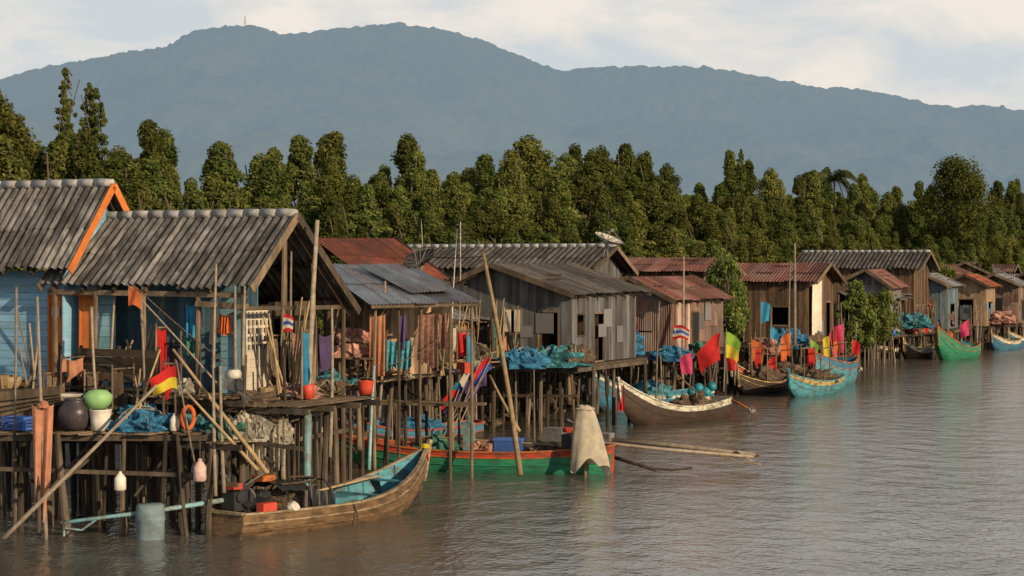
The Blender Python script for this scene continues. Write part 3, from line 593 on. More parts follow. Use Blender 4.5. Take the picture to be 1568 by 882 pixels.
pl((5,825,42.5),(240,590,43.6),.055); pl((410,725,44),(265,535,44.6),.055,bamboo); pl((395,720,43.8),(285,600,44),.045,bamboo); pl((505,700,47),(508,470,47.5),.05); pl((448,600,47),(446,385,47),.04)
pl((565,720,49),(573,560,49.5),.05,cyanm,'painted_post'); pl((580,640,56),(590,430,56.2),.05); pl((768,560,68),(772,470,68),.05,bamboo); pl((1217,530,98),(1217,372,98.5),.09); pl((1208,530,99),(1210,400,99),.06); pl((872,620,72),(872,455,72.2),.09,wood); pl((930,600,77),(934,465,77.5),.08,wood); pl((795,660,62),(750,575,64),.06,bamboo)
pl((1045,600,85),(1047,392,86),.05); pl((690,560,62),(700,350,63),.03,metal,'antenna_mast'); pl((648,400,66),(645,335,66),.02,metal,'antenna_mast'); pl((362,600,44.5),(360,438,45),.045); pl((372,560,44.5),(375,438,45),.04); pl((550,690,49),(548,600,49.5),.08,wood)
pl((420,710,45),(300,640,45.4),.05,wood); pl((140,470,45.5),(150,640,44.8),.04); pl((215,450,45),(222,640,44.6),.035); pl((440,640,46.5),(400,560,46.8),.04,bamboo); pl((25,440,45),(22,660,44.2),.035)
o=Obj('washing_line',P(560,480,55)); o.part('line',netk).rope(P(620,388,66),P(745,392,58),.1,.015); o.part('line',netk).rope(P(205,437,44.6),P(350,560,44.2),.05,.012); o.part('line',netk).rope(P(570,560,50),P(690,500,57),.3,.012)
o=Obj('pole_with_white_cloth',onp(895,57.5,0)); o.part('post',wood,True).pole(onp(897,56.6,-.4),onp(893,56.6,1.95),.06,.05)
CB=o.part('cloth',cwhi,True); cc_=onp(895,56.35,0)
def drp(x,y):
    a=x*6.2832; rr=.22+.30*y**.7*(1+.25*math.sin(3*a+1.5)+.12*math.sin(7*a+3*y)); 
    return cc_+Vector((rr*math.cos(a)*1.05+.1*y,rr*.55*math.sin(a),1.92-1.65*y*(1+.12*math.sin(2*a+1)+.06*math.sin(5*a))+.06*math.sin(3*a)*(1-y)))
CB.grid(drp,48,14); CB.blob(cc_+Z*1.9,.25,.16,.12,.4,2.5,18,9)
dish(P(645,402,62),.55,M('mesh_dish',(.05,.045,.04),s=8),(-.4,-.5,.75)); dish(P(930,372,84),.65,whitep,(.35,-.2,.9)); pl((895,382,83),(945,362,83),.03,metal,'antenna_mast')
# boats ---
W1s=WT(343,822); W1e=WT(655,775)
b1=boat('long_tail_boat',W1s,W1e,1.95,.52,.5,1.5,hbrown,hbrown,htan,hlb,stem=.15)
Wb=b1.W; engine(b1,Wb(.07,.1,.5),b1.d,P(98,800,43.2),cyanm)
r=b1.part('black_canopy',blackp)
for t in (.2,.3,.4):
    r.tube([Wb(t,-.62,.4),Wb(t,-.6,.85),Wb(t,-.4,1.05),Wb(t,.4,1.05),Wb(t,.6,.85),Wb(t,.62,.4)],.025,6)
r.grid(lambda u_,v_: Wb(.18+.13*u_,-.58+1.16*v_,.92+.17*math.sin(math.pi*v_)+.03*math.sin(9*u_+5*v_)),8,12,.5)
b1.part('engine_cover',blackp).blob(Wb(.13,0,.55),.45,.5,.38,.35,3)
b1.part('grey_box',metal).box(Wb(.34,-.15,.62),.45,.5,.45,b1.d); b1.part('black_tarp',blackp,True).cloth(Wb(.32,-.5,.95),Wb(.42,-.55,.85),.55,.06,3)
b1.part('orange_fuel_can',redp).box(Wb(.1,-.62,.62),.42,.22,.22,b1.d); b1.part('orange_cover',hora).box(Wb(.22,.3,1.15),.42,.35,.14,b1.d)
b1.part('rope_coils',netk).tube([Wb(.3+.08*math.cos(a),-.2+.3*math.sin(a),.85+.02*a) for a in np.linspace(0,14,40)],.02,5)
b1.part('bow_ribbon',cyel).tube([Wb(.985,0,1.42),Wb(.99,.02,1.52)],.12,8); b1.part('bow_ribbon_b',cred).cloth(Wb(.985,-.08,1.5),Wb(1.01,.1,1.5),.35,.03,2)
b1.part('blue_box',hlb).box(Wb(.52,0,.42),.8,.7,.3,b1.d); b1.part('side_rope',netk).tube([Wb(.45,-.98,.55),Wb(.46,-1.03,.3),Wb(.47,-1.0,0)],.02,5); b1.part('white_float',whitep).blob(Wb(.2,-.75,.55),.15,.15,.15,.1)
b1.part('brown_nets',netk).blob(Wb(.24,.2,.5),.5,.4,.35,.5); b1.part('paddle',bamboo).pole(Wb(.4,.5,.6),Wb(.8,.35,.85),.03)
S2=WT(938,725);E2=XY(508,59)
b2=boat('long_tail_boat',S2,E2,1.75,.8,.6,1.0,hgreen,hred,hora,hred,sf=.35,stem=.15,st_=.84)
Wb=b2.W; engine(b2,Wb(.14,0,.65),-b2.d,P(1160,700,57.5),gpole)
b2.part('blue_crate',bluep).box(Wb(.36,0,.72),.8,.55,.36,b2.d); b2.part('blue_crate',bluep).box(Wb(.36,0,.93),.85,.6,.05,b2.d)
b2.part('cyan_winch',cyanm).tube([Wb(.5,0,.3),Wb(.5,0,1.6)],.09,8); b2.part('cyan_winch',cyanm).box(Wb(.5,.1,1.0),.3,.3,.8,b2.d); b2.part('green_nets',netg).blob(Wb(.62,0,.5),.7,.5,.4,.5); b2.part('tan_nets',netk).blob(Wb(.24,0,.5),.5,.4,.3,.5)
b2.part('peach_nets',netp).blob(Wb(.45,0,.6),.4,.35,.25,.5); b2.part('poles',bamboo).pole(Wb(.2,.2,.8),Wb(.7,-.2,.95),.03)
cp=b2.part('canopy_posts',wood)
for t,a in ((.55,.4),(.55,-.4),(.75,.4),(.75,-.4)): cp.pole(Wb(t,a,.2),Wb(t,a,1.85),.05)
b2.part('canopy_plank',wood).beam(Wb(.46,-.5,1.9),Wb(.86,-.5,1.95),.4,.07); b2.part('canopy_plank',wood).beam(Wb(.48,.1,1.9),Wb(.84,.1,1.93),.5,.06)
o=Obj('long_tail_motor',P(940,675,59)); o.part('shaft',gpole,True).tube([P(925,673,59),P(1040,683,58.5),P(1162,697,58)],[.08,.07,.05],8); o.part('skeg',gpole).tube([P(1130,690,58),P(1150,707,58),P(1165,712,58)],.04,6)
o.part('mount',metal).box(P(925,672,59),.5,.4,.35,U); 
o=Obj('long_tail_motor',P(860,665,60)); o.part('shaft',dwood,True).tube([P(860,670,60),P(940,700,58.5),P(1005,720,57)],[.07,.06,.05],8); o.part('skeg',dwood).tube([P(985,715,57.2),P(1030,720,57),P(1060,716,57)],.035,6); o.part('mount',metal).box(P(850,665,60),.6,.4,.4,U)
b3=boat('long_tail_boat',XY(730,66),XY(498,63.5),1.7,.8,.65,1.5,hdark,hblue,hred,hblue,stem=.2)
b3.part('nets',netb).blob(b3.W(.4,0,.5),.8,.5,.5,.5); b3.part('nets',netb).blob(b3.W(.65,0,.5),.6,.5,.4,.5)
b4=boat('wooden_boat',WT(1103,640),WT(948,654),1.7,.8,.62,1.75,hdark,hwhite,hwhite,hyel,stem=.1,st_=.84)
b4.part('bow_ribbon',cred).cloth(b4.W(.975,.12,1.6),b4.W(1.0,-.1,1.6),1.0,.03,2)
b4.part('nets',netk).blob(b4.W(.3,0,.5),.7,.5,.5,.5); b4.part('pole_rack',wood).pole(b4.W(.2,0,.9),b4.W(.5,.2,1.9),.04)
b4b=boat('wooden_boat',XY(1080,85),XY(899,79.5),1.6,.7,.6,1.9,hblue,hwhite,hlb,hblue,stem=.15,st_=.85)
b4b.part('bow_ribbon',cblu).cloth(b4b.W(.975,.12,1.8),b4b.W(1.0,-.1,1.8),.9,.03,2); b4b.part('nets',nett).blob(b4b.W(.5,0,.6),.9,.5,.5,.5)
b5=boat('wooden_boat',WT(1278,596),WT(1208,610),1.7,.7,.6,1.1,hlb,hyel,hlb,hblue); b5c=boat('wooden_boat',WT(1298,585),WT(1248,593),1.9,1.3,1.1,1.7,hlb,hblue,hora,hblue)
b5d=boat('wooden_boat',WT(1195,598),WT(1130,606),1.6,.7,.5,1.0,hdark,hdark,hyel,hdark); b5e=boat('wooden_boat',WT(1235,590),WT(1165,600),1.6,.8,.6,1.2,hdark,hwhite,hred,hdark)
b5f=boat('wooden_boat',WT(1150,588),WT(1120,594),1.5,.8,.6,1.3,hdark,hred,hwhite,hblue)
for bb_ in (b5,b5c,b5d,b5e,b5f):
    bb_.part('nets',random.choice([netb,netk,netk])).blob(bb_.W(.4,0,.6),.8,.5,.5,.5); cp=bb_.part('cabin_posts',wood)
    for t in (.3,.5):
        for s_ in (-.4,.4): cp.pole(bb_.W(t,s_,.3),bb_.W(t,s_,2.1),.035)
    cp.beam(bb_.W(.25,-.4,2.1),bb_.W(.55,-.4,2.1),.05); cp.beam(bb_.W(.25,.4,2.1),bb_.W(.55,.4,2.1),.05)
    m_=random.choice([cora,csky,cred,cpur]); bb_.part('hung_cloth',m_,True).cloth(bb_.W(.3,-.4,2.1),bb_.W(.42,-.4,2.1),.8,.06,2,.5)
b6=boat('wooden_boat',WT(1488,547),WT(1436,552),2.0,.9,.75,2.1,hgreen,hgreen,hora,hora,stem=.3)
b6.part('nets',nett).blob(b6.W(.4,0,.7),.8,.6,.4,.5)
for px,py in ((1345,548),(1395,550),(1530,536),(1556,532)):
    bx=boat('wooden_boat',WT(px+25,py-2),WT(px-12,py),1.5,.7,.6,1.2,random.choice([hdark,hblue,hdark]),hwhite,hyel,hblue)
o=Obj('long_tail_motor',P(1110,605,80)); o.part('shaft',hora,True).tube([P(1098,600,81),P(1150,628,78)],[.06,.04],8); o.part('propeller',metal).blob(P(1151,630,78),.15,.15,.15)
o=Obj('long_tail_motor',P(1300,540,104)); o.part('shaft',wood,True).tube([P(1290,530,104),P(1316,566,101)],[.07,.05],8); o.part('propeller',metal).blob(P(1316,567,101),.15,.15,.15)
o=Obj('blue_float_balls',P(1078,600,80)); 
for dx,dy in ((-18,0),(-8,-6),(4,0),(12,-8),(-4,6),(8,10),(-14,12)): 
    c=P(1078+dx,600+dy,79); o.part('balls',M('cyan_float',(.03,.25,.32),s=4,rough=.4),True).lathe(c-Z*.2,[(.2-.2*math.cos(a),.2*math.sin(a)+.001) for a in np.linspace(0,3.14,9)],12)
# flags
flag(P(272,562,44),.5,.62,[cred,cyel],Vector((-1,-.2,0)),P(300,720,43.8),'red_yellow_flag',.5)
flag(P(196,437,44.5),.45,.35,[cora],Vector((1,-.3,0)),P(335,590,44.4),'orange_flag',.6)
flag(P(1103,512,80),1.1,1.0,[cred],Vector((-1,-.2,0)),P(1088,600,80),'red_flag',.9)
flag(P(1112,508,82),1.1,.6,[cgre,cyel],Vector((1,-.1,0)),P(1108,600,82),'green_flag',.9)
flag(P(1292,495,100),1.5,.7,[cpin],Vector((-1,-.1,0)),P(1290,580,100),'pink_flag',.9); flag(P(1270,515,99),1.3,.35,[cyel],Vector((-1,-.1,0)),P(1272,580,99),'yellow_flag',.5); flag(P(1276,500,100),1.6,.4,[cred,cora],Vector((1,-.1,0)),P(1276,580,100),'red_flag',.5)
flag(P(1030,497,82),.6,.7,[cred,cwhi,cblu,cwhi,cred],Vector((1,-.1,0)),P(1046,560,82),'thai_flag',.3)
flag(P(1165,462,98),1.1,.45,[csky],Vector((1,0,0)),P(1165,540,98),'blue_flag',.3)
flag(P(433,480,46),.45,.25,[cred,cwhi,cblu,cwhi,cred],Vector((1,0,0)),P(430,530,46),'thai_flag',.4)
for i,(px,py,m,m2) in enumerate(((752,548,cred,cblu),(735,552,cwhi,cpur),(718,575,csky,cblu),(705,590,cred,cpur),(745,570,cpur,cpur))):
    flag(P(px,py,62),.4+.15*(i%2),.65,[m,m2],Vector((-1,-.1,0)),P(690-6*i,680,61),'boat_flag',1.1)
for px,py,D,m,dx in ((1190,545,96,cred,-1),(1485,490,130,cpin,-1),(1375,430,130,cred,-1),(1150,520,97,cora,1),(1128,530,90,cred,-1),(1240,520,99,cgre,1),(1210,510,98,cora,-1),(1180,500,100,csky,1),(1305,520,103,cred,1),(1450,505,132,cora,1),(1545,480,144,cred,-1),(1410,485,130,cred,1),(1060,540,80,cpin,-1)):
    flag(P(px,py,D),R(.7,1.2),R(.4,.7),[m],Vector((dx,-.1,0)),P(px+R(-8,8),py+60,D),m.name.replace('_cloth','')+'_flag',R(.5,1.1))
for o in OBJS: o.build()

# ---------------- foliage
def leafmat():
    m=bpy.data.materials.new('foliage'); m.use_nodes=True; n,l=nt(m); n.clear()
    out=n.new('ShaderNodeOutputMaterial'); at=n.new('ShaderNodeAttribute'); at.attribute_name='rnd'; oi=n.new('ShaderNodeObjectInfo')
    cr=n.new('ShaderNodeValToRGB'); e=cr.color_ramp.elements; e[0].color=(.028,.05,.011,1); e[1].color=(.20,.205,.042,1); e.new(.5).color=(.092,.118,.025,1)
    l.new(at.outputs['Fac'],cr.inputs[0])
    hs=n.new('ShaderNodeHueSaturation'); mr=n.new('ShaderNodeMapRange'); mr.inputs[3].default_value=.6; mr.inputs[4].default_value=1.4; l.new(oi.outputs['Random'],mr.inputs[0]); l.new(mr.outputs[0],hs.inputs['Value']); hs.inputs['Saturation'].default_value=.92
    m2=n.new('ShaderNodeMath'); m2.operation='MULTIPLY'; m2.inputs[1].default_value=7.31; m3=n.new('ShaderNodeMath'); m3.operation='FRACT'; l.new(oi.outputs['Random'],m2.inputs[0]); l.new(m2.outputs[0],m3.inputs[0])
    m4=n.new('ShaderNodeMapRange'); m4.inputs[3].default_value=.475; m4.inputs[4].default_value=.52; l.new(m3.outputs[0],m4.inputs[0]); l.new(m4.outputs[0],hs.inputs['Hue'])
    l.new(cr.outputs[0],hs.inputs['Color'])
    d=n.new('ShaderNodeBsdfDiffuse'); t=n.new('ShaderNodeBsdfTranslucent'); mx=n.new('ShaderNodeMixShader'); mx.inputs[0].default_value=.3
    l.new(hs.outputs[0],d.inputs[0]); l.new(hs.outputs[0],t.inputs[0]); l.new(d.outputs[0],mx.inputs[1]); l.new(t.outputs[0],mx.inputs[2]); l.new(mx.outputs[0],out.inputs[0]); return m
LM=leafmat(); TM=M('bark',(.13,.105,.08),(.07,.055,.045),s=6)
def treemesh(name,H,Rr,ncl,nl,kind,seed,cb=.18,ls=.155,cr0=(.42,.85)):
    rng=np.random.RandomState(seed); random.seed(seed)
    tb=B('t',TM); tb.tube([Vector((R(-.1,.1)*i,R(-.1,.1)*i,H*.93*i/6)) for i in range(7)],[.16*(1-i/6.6)+.015 for i in range(7)],7)
    C=[];N_=[];S_=[];V_=[]; lean=rng.uniform(-.5,.5,2)
    for i in range(ncl):
        h=rng.rand()**.85; 
        if kind=='cone': rad=Rr*(1-h)**.65*(.85+.2*math.sin(h*15+seed))
        elif kind=='round': rad=Rr*math.sqrt(max(.02,1-(2*h-.85)**2*.75))
        else: rad=Rr*(1-h**2.4)**.65*(.85+.2*math.sin(h*11+seed))
        a=rng.rand()*6.283; rr=rad*math.sqrt(rng.rand()*.8+.2)*(.85+.25*math.sin(a*3+seed)); z=H*(cb+(1-cb)*h*.96)
        c=np.array([rr*math.cos(a)+lean[0]*h,rr*math.sin(a)+lean[1]*h,z]); cr_=rng.uniform(*cr0)*(1-.5*h if kind!='round' else 1)*Rr/2.2
        if i%3==0: tb.tube([(0,0,max(.3,z-rr*.7-.3)),(c[0]*.5,c[1]*.5,z-.3*rr),tuple(c*np.array([.85,.85,.98]))],[.05,.035,.012],5)
        k=int(nl*rng.uniform(.6,1.3)); d=rng.normal(size=(k,3)); d/=np.linalg.norm(d,axis=1)[:,None]
        rad_=cr_*(.45+.65*rng.rand(k)**.6)
        p=c+d*rad_[:,None]*np.array([1,1,.85]); nn=d*.8+rng.normal(size=(k,3))*.6+np.array([0,0,.35]); nn/=np.linalg.norm(nn,axis=1)[:,None]
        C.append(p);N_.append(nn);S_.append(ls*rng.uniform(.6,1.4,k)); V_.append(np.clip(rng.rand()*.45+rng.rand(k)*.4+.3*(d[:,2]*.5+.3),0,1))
    C=np.vstack(C);N_=np.vstack(N_);S_=np.concatenate(S_);V_=np.concatenate(V_); k=len(C)
    a=np.cross(N_,rng.normal(size=(k,3))); a/=np.linalg.norm(a,axis=1)[:,None]; b=np.cross(N_,a)
    q=np.stack([C+a*S_[:,None]*.62,C+b*S_[:,None]*.36,C-a*S_[:,None]*.62,C-b*S_[:,None]*.36],1).reshape(-1,3)
    nv=len(tb.v); verts=np.vstack([np.array(tb.v),q]); faces=tb.f+[(nv+4*i,nv+4*i+1,nv+4*i+2,nv+4*i+3) for i in range(k)]
    me=bpy.data.meshes.new(name); me.from_pydata(verts.tolist(),[],faces); at=me.attributes.new('rnd','FLOAT','FACE'); at.data.foreach_set('value',[.5]*len(tb.f)+V_.tolist())
    me.materials.append(TM); me.materials.append(LM); me.polygons.foreach_set('material_index',[0]*len(tb.f)+[1]*k); return me
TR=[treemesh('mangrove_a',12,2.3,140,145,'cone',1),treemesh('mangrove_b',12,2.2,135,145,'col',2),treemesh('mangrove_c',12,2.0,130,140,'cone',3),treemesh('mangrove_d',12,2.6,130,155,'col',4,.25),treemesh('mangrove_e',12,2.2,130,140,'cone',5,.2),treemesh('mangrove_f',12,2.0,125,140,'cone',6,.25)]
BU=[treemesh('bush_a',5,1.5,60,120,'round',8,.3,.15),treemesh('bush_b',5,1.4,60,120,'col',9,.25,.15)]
random.seed(11)
ys=[(-400,150),(0,160),(90,160),(180,176),(240,175),(300,202),(330,186),(370,222),(450,220),(600,230),(680,228),(760,242),(820,222),(870,220),(960,236),(1050,265),(1130,252),(1200,282),(1300,272),(1400,292),(1470,286),(1568,286),(2200,300)]
def ytop(px): return float(np.interp(px,[a for a,_ in ys],[b for _,b in ys]))
par=bpy.data.objects.new('mangrove_forest',None); sc.collection.objects.link(par); par.location=QW(60,-35)
def inst(me,p,s,sz,name,parent):
    o=bpy.data.objects.new(name,me); sc.collection.objects.link(o); o.parent=parent; o.location=Vector(p)-(parent.location if parent else Vector((0,0,0))); o.rotation_euler=(R(-.04,.04),R(-.04,.04),R(0,6.28)); o.scale=(s,s,sz); return o
for row,(wr,fr) in enumerate(((-19,.6),(-23,.7),(-27,.8),(-31.5,.9),(-36,.97),(-41,1.0))):
    q=5.
    while q<330:
        q+=R(1.6,3.0)*(1+.004*q)
        wv=wr+R(-1.8,1.8); p=QW(q,wv); px=784+p.x/p.y*F
        if px<-250 or px>1850 or p.y<50: continue
        zt=6+p.y*(405-ytop(px))/F; hgt=max(6,zt*fr*(R(.8,.98) if random.random()<.7 else R(.99,1.1)))
        if row<4: hgt=min(hgt,6+p.y*(405-ytop(px)-25)/F*R(.7,1))
        me=random.choice(TR); s=R(.85,1.3)*(hgt/12)**.5*1.05
        inst(me,p+Z*.4,s,hgt/12,'mangrove_tree',par)
def veg(name,me,p,s,sz): inst(me,p,s,sz,name,None)
veg('mangrove_bush',BU[0],onp(1112,93,.3),.75,1.25); veg('mangrove_bush',BU[1],onp(1315,117,-.3),1.0,1.1); veg('mangrove_bush',BU[0],onp(1335,119,-.3),.8,.95); veg('mangrove_bush',BU[0],onp(1450,146,.2),.9,1.15); veg('mangrove_bush',BU[1],onp(1500,156,.2),1.1,1.3)
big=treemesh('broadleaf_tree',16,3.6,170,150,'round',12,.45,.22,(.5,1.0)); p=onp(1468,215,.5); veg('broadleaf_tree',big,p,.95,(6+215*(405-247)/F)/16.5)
po=Obj('coconut_palm',onp(1277,225,.5)); c0=onp(1277,225,.4); ht=5.6+225*(405-272)/F; po.part('trunk',TM,True).pole(c0,c0+Z*ht,.2,.13,.02)
fm=M('palm_frond',(.07,.09,.025),(.035,.05,.015),s=3)
top=c0+Z*ht
for i in range(26):
    a=i*2.4; el=R(-.3,1.3); d=Vector((math.cos(a),math.sin(a),0)); Lf=R(2.6,3.4); pts=[]
    for k in range(9):
        t=k/8; pts.append(top+d*Lf*t*math.cos(el*.6)+Z*(Lf*(math.sin(el)*t-.75*t*t)))
    fp=po.part('fronds',fm); fp.tube(pts,.05,4); sd=d.cross(Z)
    for k in range(1,9):
        for j in range(4):
            pp_=pts[k].lerp(pts[k-1],j/4)
            for sg in (-1,1):
                e=pp_+sd*sg*.65*math.sin(math.pi*(k+.5)/10)-Z*.4+d*.2; fp.add([pp_,pp_+d*.15,e],[(0,1,2)])
po.build()
for px,yt,D in ((108,118,118),(165,152,120),(85,160,116),(20,142,112),(140,165,122),(1132,238,178),(125,140,119)):
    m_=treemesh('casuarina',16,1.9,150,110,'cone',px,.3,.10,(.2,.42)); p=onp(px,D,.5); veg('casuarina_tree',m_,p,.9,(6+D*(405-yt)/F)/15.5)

# ---------------- terrain, water
def mkgrid(name,X,Y,Zz,mat,smooth=True):
    ny,nx=X.shape; v=np.stack([X,Y,Zz],-1).reshape(-1,3); i=np.arange(ny*nx).reshape(ny,nx)
    f=np.stack([i[:-1,:-1],i[:-1,1:],i[1:,1:],i[1:,:-1]],-1).reshape(-1,4)
    me=bpy.data.meshes.new(name); me.from_pydata(v.tolist(),[],f.tolist()); me.materials.append(mat)
    if smooth: me.polygons.foreach_set('use_smooth',[True]*len(me.polygons))
    o=bpy.data.objects.new(name,me); sc.collection.objects.link(o); return o
def vn(x,y,seed=0):
    rs=np.random.RandomState(seed); T_=rs.rand(256,256); xi=np.floor(x).astype(int); yi=np.floor(y).astype(int); fx=x-xi; fy=y-yi; fx=fx*fx*(3-2*fx); fy=fy*fy*(3-2*fy)
    g=lambda a,b:T_[a%256,b%256]
    return (g(xi,yi)*(1-fx)+g(xi+1,yi)*fx)*(1-fy)+(g(xi,yi+1)*(1-fx)+g(xi+1,yi+1)*fx)*fy
def fbm(x,y,o=5,seed=0,g=.5): 
    s=0;a=1;t=0
    for k in range(o): s=s+a*vn(x*2**k,y*2**k,seed+k); t+=a; a*=g
    return s/t
q=np.concatenate([np.linspace(-400,-22,12),np.arange(-20,150,.8),np.linspace(152,400,30),np.linspace(450,9000,20)])
wv=np.concatenate([np.linspace(-9000,-120,14),np.arange(-110,-20,5),np.arange(-20,8,.6),np.linspace(9,60,8),np.linspace(100,4000,10)])
Qg,Wg=np.meshgrid(q,wv); X=O0.x+V.x*Qg+U.x*Wg; Y=O0.y+V.y*Qg+U.y*Wg
shw=-2.8+2.2*(fbm(Qg*.12,Qg*0+3,3,4)-.5)*2-np.clip((Qg-30)*.1,0,3.5)
t=np.clip((shw-Wg),-6,30); Zt=np.where(t<0,t*.2,np.minimum(.12*t,.9))+ (fbm(Qg*.8,Wg*.8,4,9)-.5)*.35*np.clip((t+3)/3,0,1)
mud=M('mud',(.06,.046,.033),(.032,.026,.019),s=2.5,bump=.6,rough=.6,dirt=(.035,.042,.02))
mkgrid('ground',X,Y,Zt,mud)
wm=bpy.data.materials.new('river_water'); wm.use_nodes=True; n,l=nt(wm); b=n['Principled BSDF']; b.inputs['Base Color'].default_value=(.105,.098,.085,1); b.inputs['Roughness'].default_value=.07; b.inputs['IOR'].default_value=1.6
tc=n.new('ShaderNodeTexCoord')
hs_=[]
for s_,st,dt,wt in ((1.1,(1,.7,1),4,.5),(6,(1,.75,1),4,.35),(.05,(1,1,1),2,0)):
    mp=n.new('ShaderNodeMapping'); mp.inputs['Scale'].default_value=st; mp.inputs['Rotation'].default_value=(0,0,.4); l.new(tc.outputs['Object'],mp.inputs[0])
    no=n.new('ShaderNodeTexNoise'); no.inputs['Scale'].default_value=s_; no.inputs['Detail'].default_value=dt; l.new(mp.outputs[0],no.inputs['Vector']); hs_.append(no)
a1=n.new('ShaderNodeMath'); a1.operation='MULTIPLY_ADD'; a1.inputs[1].default_value=.24; l.new(hs_[1].outputs[0],a1.inputs[0])
a0=n.new('ShaderNodeMath'); a0.operation='MULTIPLY'; a0.inputs[1].default_value=.75; l.new(hs_[0].outputs[0],a0.inputs[0]); l.new(a0.outputs[0],a1.inputs[2])
mr=n.new('ShaderNodeMapRange'); mr.inputs[1].default_value=.35; mr.inputs[2].default_value=.65; mr.inputs[3].default_value=.55; mr.inputs[4].default_value=1.; l.new(hs_[2].outputs[0],mr.inputs[0])
bp=n.new('ShaderNodeBump'); bp.inputs['Distance'].default_value=.15; l.new(mr.outputs[0],bp.inputs['Strength']); l.new(a1.outputs[0],bp.inputs['Height']); l.new(bp.outputs[0],b.inputs['Normal'])
xs=np.linspace(-9000,9000,3); X,Y=np.meshgrid(xs,np.linspace(-500,9000,3)); mkgrid('river_water',X,Y,X*0,wm,False)
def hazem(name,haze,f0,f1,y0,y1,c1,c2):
    m=bpy.data.materials.new(name); m.use_nodes=True; n,l=nt(m); n.clear(); out=n.new('ShaderNodeOutputMaterial'); tc=n.new('ShaderNodeTexCoord')
    no=n.new('ShaderNodeTexNoise'); no.inputs['Scale'].default_value=.045; no.inputs['Detail'].default_value=6; l.new(tc.outputs['Object'],no.inputs['Vector'])
    n3=n.new('ShaderNodeTexNoise'); n3.inputs['Scale'].default_value=.004; n3.inputs['Detail'].default_value=5; l.new(tc.outputs['Object'],n3.inputs['Vector'])
    mx=n.new('ShaderNodeMix'); mx.data_type='RGBA'; mx.inputs[6].default_value=(*c1,1); mx.inputs[7].default_value=(*c2,1)
    ad=n.new('ShaderNodeMath'); ad.operation='MULTIPLY_ADD'; ad.inputs[1].default_value=.5; l.new(no.outputs[0],ad.inputs[0]); h_=n.new('ShaderNodeMath'); h_.operation='MULTIPLY'; h_.inputs[1].default_value=.5; l.new(n3.outputs[0],h_.inputs[0]); l.new(h_.outputs[0],ad.inputs[2])
    r=n.new('ShaderNodeMapRange'); r.inputs[1].default_value=.38; r.inputs[2].default_value=.62; l.new(ad.outputs[0],r.inputs[0]); l.new(r.outputs[0],mx.inputs[0])
    d=n.new('ShaderNodeBsdfDiffuse'); l.new(mx.outputs[2],d.inputs[0]); bp=n.new('ShaderNodeBump'); bp.inputs['Distance'].default_value=8; bp.inputs['Strength'].default_value=.8; l.new(no.outputs[0],bp.inputs['Height']); l.new(bp.outputs[0],d.inputs['Normal'])
    e=n.new('ShaderNodeEmission'); e.inputs[0].default_value=(*haze,1); g=n.new('ShaderNodeNewGeometry'); sp=n.new('ShaderNodeSeparateXYZ'); l.new(g.outputs['Position'],sp.inputs[0])  # aerial haze painted in as bluish emission, mixed over the diffuse by world Y
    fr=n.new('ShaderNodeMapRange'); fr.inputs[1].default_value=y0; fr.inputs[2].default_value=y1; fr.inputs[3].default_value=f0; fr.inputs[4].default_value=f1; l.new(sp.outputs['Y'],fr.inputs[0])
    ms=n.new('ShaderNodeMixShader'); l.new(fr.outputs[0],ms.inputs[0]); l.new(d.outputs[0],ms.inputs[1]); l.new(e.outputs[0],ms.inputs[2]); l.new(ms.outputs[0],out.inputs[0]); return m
hz=hazem('forest_slope_painted_haze',(.235,.31,.37),.70,.80,1400,4000,(.045,.07,.032),(.12,.14,.06))
rp=[(-900,250),(-500,190),(-200,150),(0,118),(60,100),(130,88),(200,75),(255,68),(300,42),(345,36),(385,35),(430,47),(500,42),(560,35),(600,32),(650,36),(700,45),(760,65),(820,90),(860,105),(920,98),(980,97),(1070,98),(1130,105),(1200,118),(1240,128),(1300,130),(1360,140),(1430,155),(1470,160),(1500,155),(1530,160),(1568,165),(1900,200),(2400,260)]
X,Y=np.meshgrid(np.arange(-2600,2600,4.5),np.concatenate([np.linspace(1300,3880,150),np.arange(3885,4060,9),np.linspace(4080,4600,12)]))
pxr=784+X/4000*F; Hr=(405-np.interp(pxr,[a for a,_ in rp],[b for _,b in rp]))/F*4000+1
f=np.clip((Y-1300)/2700,0,1); back=np.clip((Y-4000)/600,0,1)
wx=X+300*(fbm(X/500,Y/500,3,20)-.5); rid=1-np.abs(2*fbm(wx/420+Y/1500,Y/900,4,30)-1)
env=f*(1-f)*4
Zm=Hr*(f**1.35)*(1-.6*env*(1-rid)*1.0)-env*70*(fbm(X/160,Y/220,4,40)-.3)-Hr*back*.8
Zm+= (fbm(X/12,Y/12,2,50)-.5)*11*np.clip(f*3,0,1)+np.maximum(0,fbm(X/12,Y/60,1,60)-.75)*26*np.clip(f*3-2,0,1)*(fbm(X/150,Y/300,1,66)>.45)
fh=np.exp(-((Y-1750)/260)**2)*(95+55*(fbm(X/220,Y/900,4,70)-.5)*2)*np.exp(-((X+120)/330)**4)
fh2=np.exp(-((Y-2100)/300)**2)*170*np.exp(-((X+560)/230)**2)
Zm=np.maximum(Zm,np.maximum(fh,fh2)+(fbm(X/11,Y/11,2,51)-.5)*10)
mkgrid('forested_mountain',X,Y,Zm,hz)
o=Obj('radio_tower',P(375,38,4000)); tp=P(375,42,4000)
for a in (-3,3): o.part('mast',metal).beam(tp+Vector((a,0,-15)),tp+Vector((a*.2,0,22)),.7,.7)
for k in range(6): o.part('mast',metal).beam(tp+Vector((-2.5+k*.4,0,-10+6*k)),tp+Vector((2.5-k*.4,0,-8+6*k)),.6)
o.build()

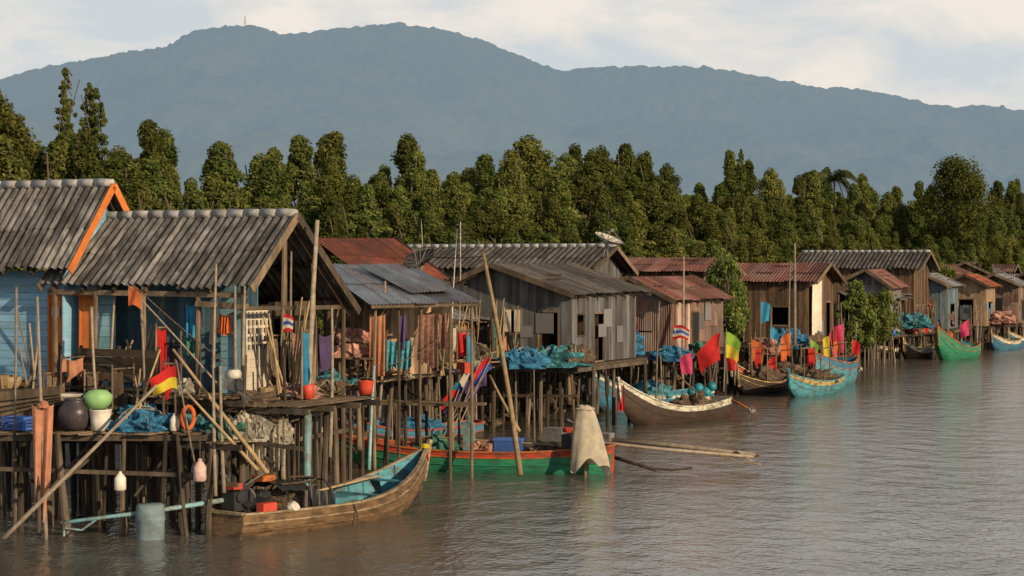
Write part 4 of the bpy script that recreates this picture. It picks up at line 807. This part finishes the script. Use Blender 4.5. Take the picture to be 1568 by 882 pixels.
# ---------------- light
w_=bpy.data.worlds.new('World'); sc.world=w_; w_.use_nodes=True; n=w_.node_tree.nodes; l=w_.node_tree.links; n.clear()
out=n.new('ShaderNodeOutputWorld'); sky=n.new('ShaderNodeTexSky'); sky.sky_type='NISHITA'; sky.sun_disc=False
az=math.atan2(.68,-.73); el=math.radians(19); sky.sun_elevation=el; sky.sun_rotation=az
b1_=n.new('ShaderNodeBackground'); b1_.inputs[1].default_value=.07; l.new(sky.outputs[0],b1_.inputs[0])
tc=n.new('ShaderNodeTexCoord'); mp=n.new('ShaderNodeMapping'); mp.inputs['Scale'].default_value=(1,1,2.6); mp.inputs['Location'].default_value=(.35,.2,.1); l.new(tc.outputs['Generated'],mp.inputs[0])
no=n.new('ShaderNodeTexNoise'); no.inputs['Scale'].default_value=9; no.inputs['Detail'].default_value=11; no.inputs['Roughness'].default_value=.6; no.inputs['Distortion'].default_value=.5; l.new(mp.outputs[0],no.inputs['Vector'])
cr=n.new('ShaderNodeValToRGB'); e=cr.color_ramp.elements; e[0].position=.38; e[0].color=(.62,.67,.70,1); e[1].position=.61; e[1].color=(.90,.83,.755,1); e.new(.49).color=(.76,.745,.715,1); l.new(no.outputs[0],cr.inputs[0])
b2_=n.new('ShaderNodeBackground'); b2_.inputs[1].default_value=1.; l.new(cr.outputs[0],b2_.inputs[0])
sp=n.new('ShaderNodeSeparateXYZ'); l.new(tc.outputs['Generated'],sp.inputs[0]); mr=n.new('ShaderNodeMapRange'); mr.inputs[1].default_value=.32; mr.inputs[2].default_value=.7; mr.inputs[3].default_value=.97; mr.inputs[4].default_value=.06; l.new(sp.outputs['Z'],mr.inputs[0])
ms=n.new('ShaderNodeMixShader'); l.new(mr.outputs[0],ms.inputs[0]); l.new(b1_.outputs[0],ms.inputs[1]); l.new(b2_.outputs[0],ms.inputs[2]); l.new(ms.outputs[0],out.inputs[0])
s=Vector((math.sin(az)*math.cos(el),math.cos(az)*math.cos(el),math.sin(el)))
sl=bpy.data.lights.new('sun','SUN'); sl.energy=5.0; sl.angle=math.radians(.6); sl.color=(1,.76,.48); so=bpy.data.objects.new('sun',sl); sc.collection.objects.link(so); so.rotation_euler=(-s).to_track_quat('-Z','Y').to_euler(); so.location=(50,-50,60)
cam=bpy.data.cameras.new('camera'); cam.lens=70; cam.sensor_width=36; cam.shift_y=-36/1568; cam.clip_end=30000; cam.clip_start=.5
co=bpy.data.objects.new('camera',cam); sc.collection.objects.link(co); co.location=(0,0,CH); co.rotation_euler=(math.pi/2,0,0); sc.camera=co
sc.view_settings.view_transform='Standard'; sc.view_settings.look='None'; sc.view_settings.exposure=0
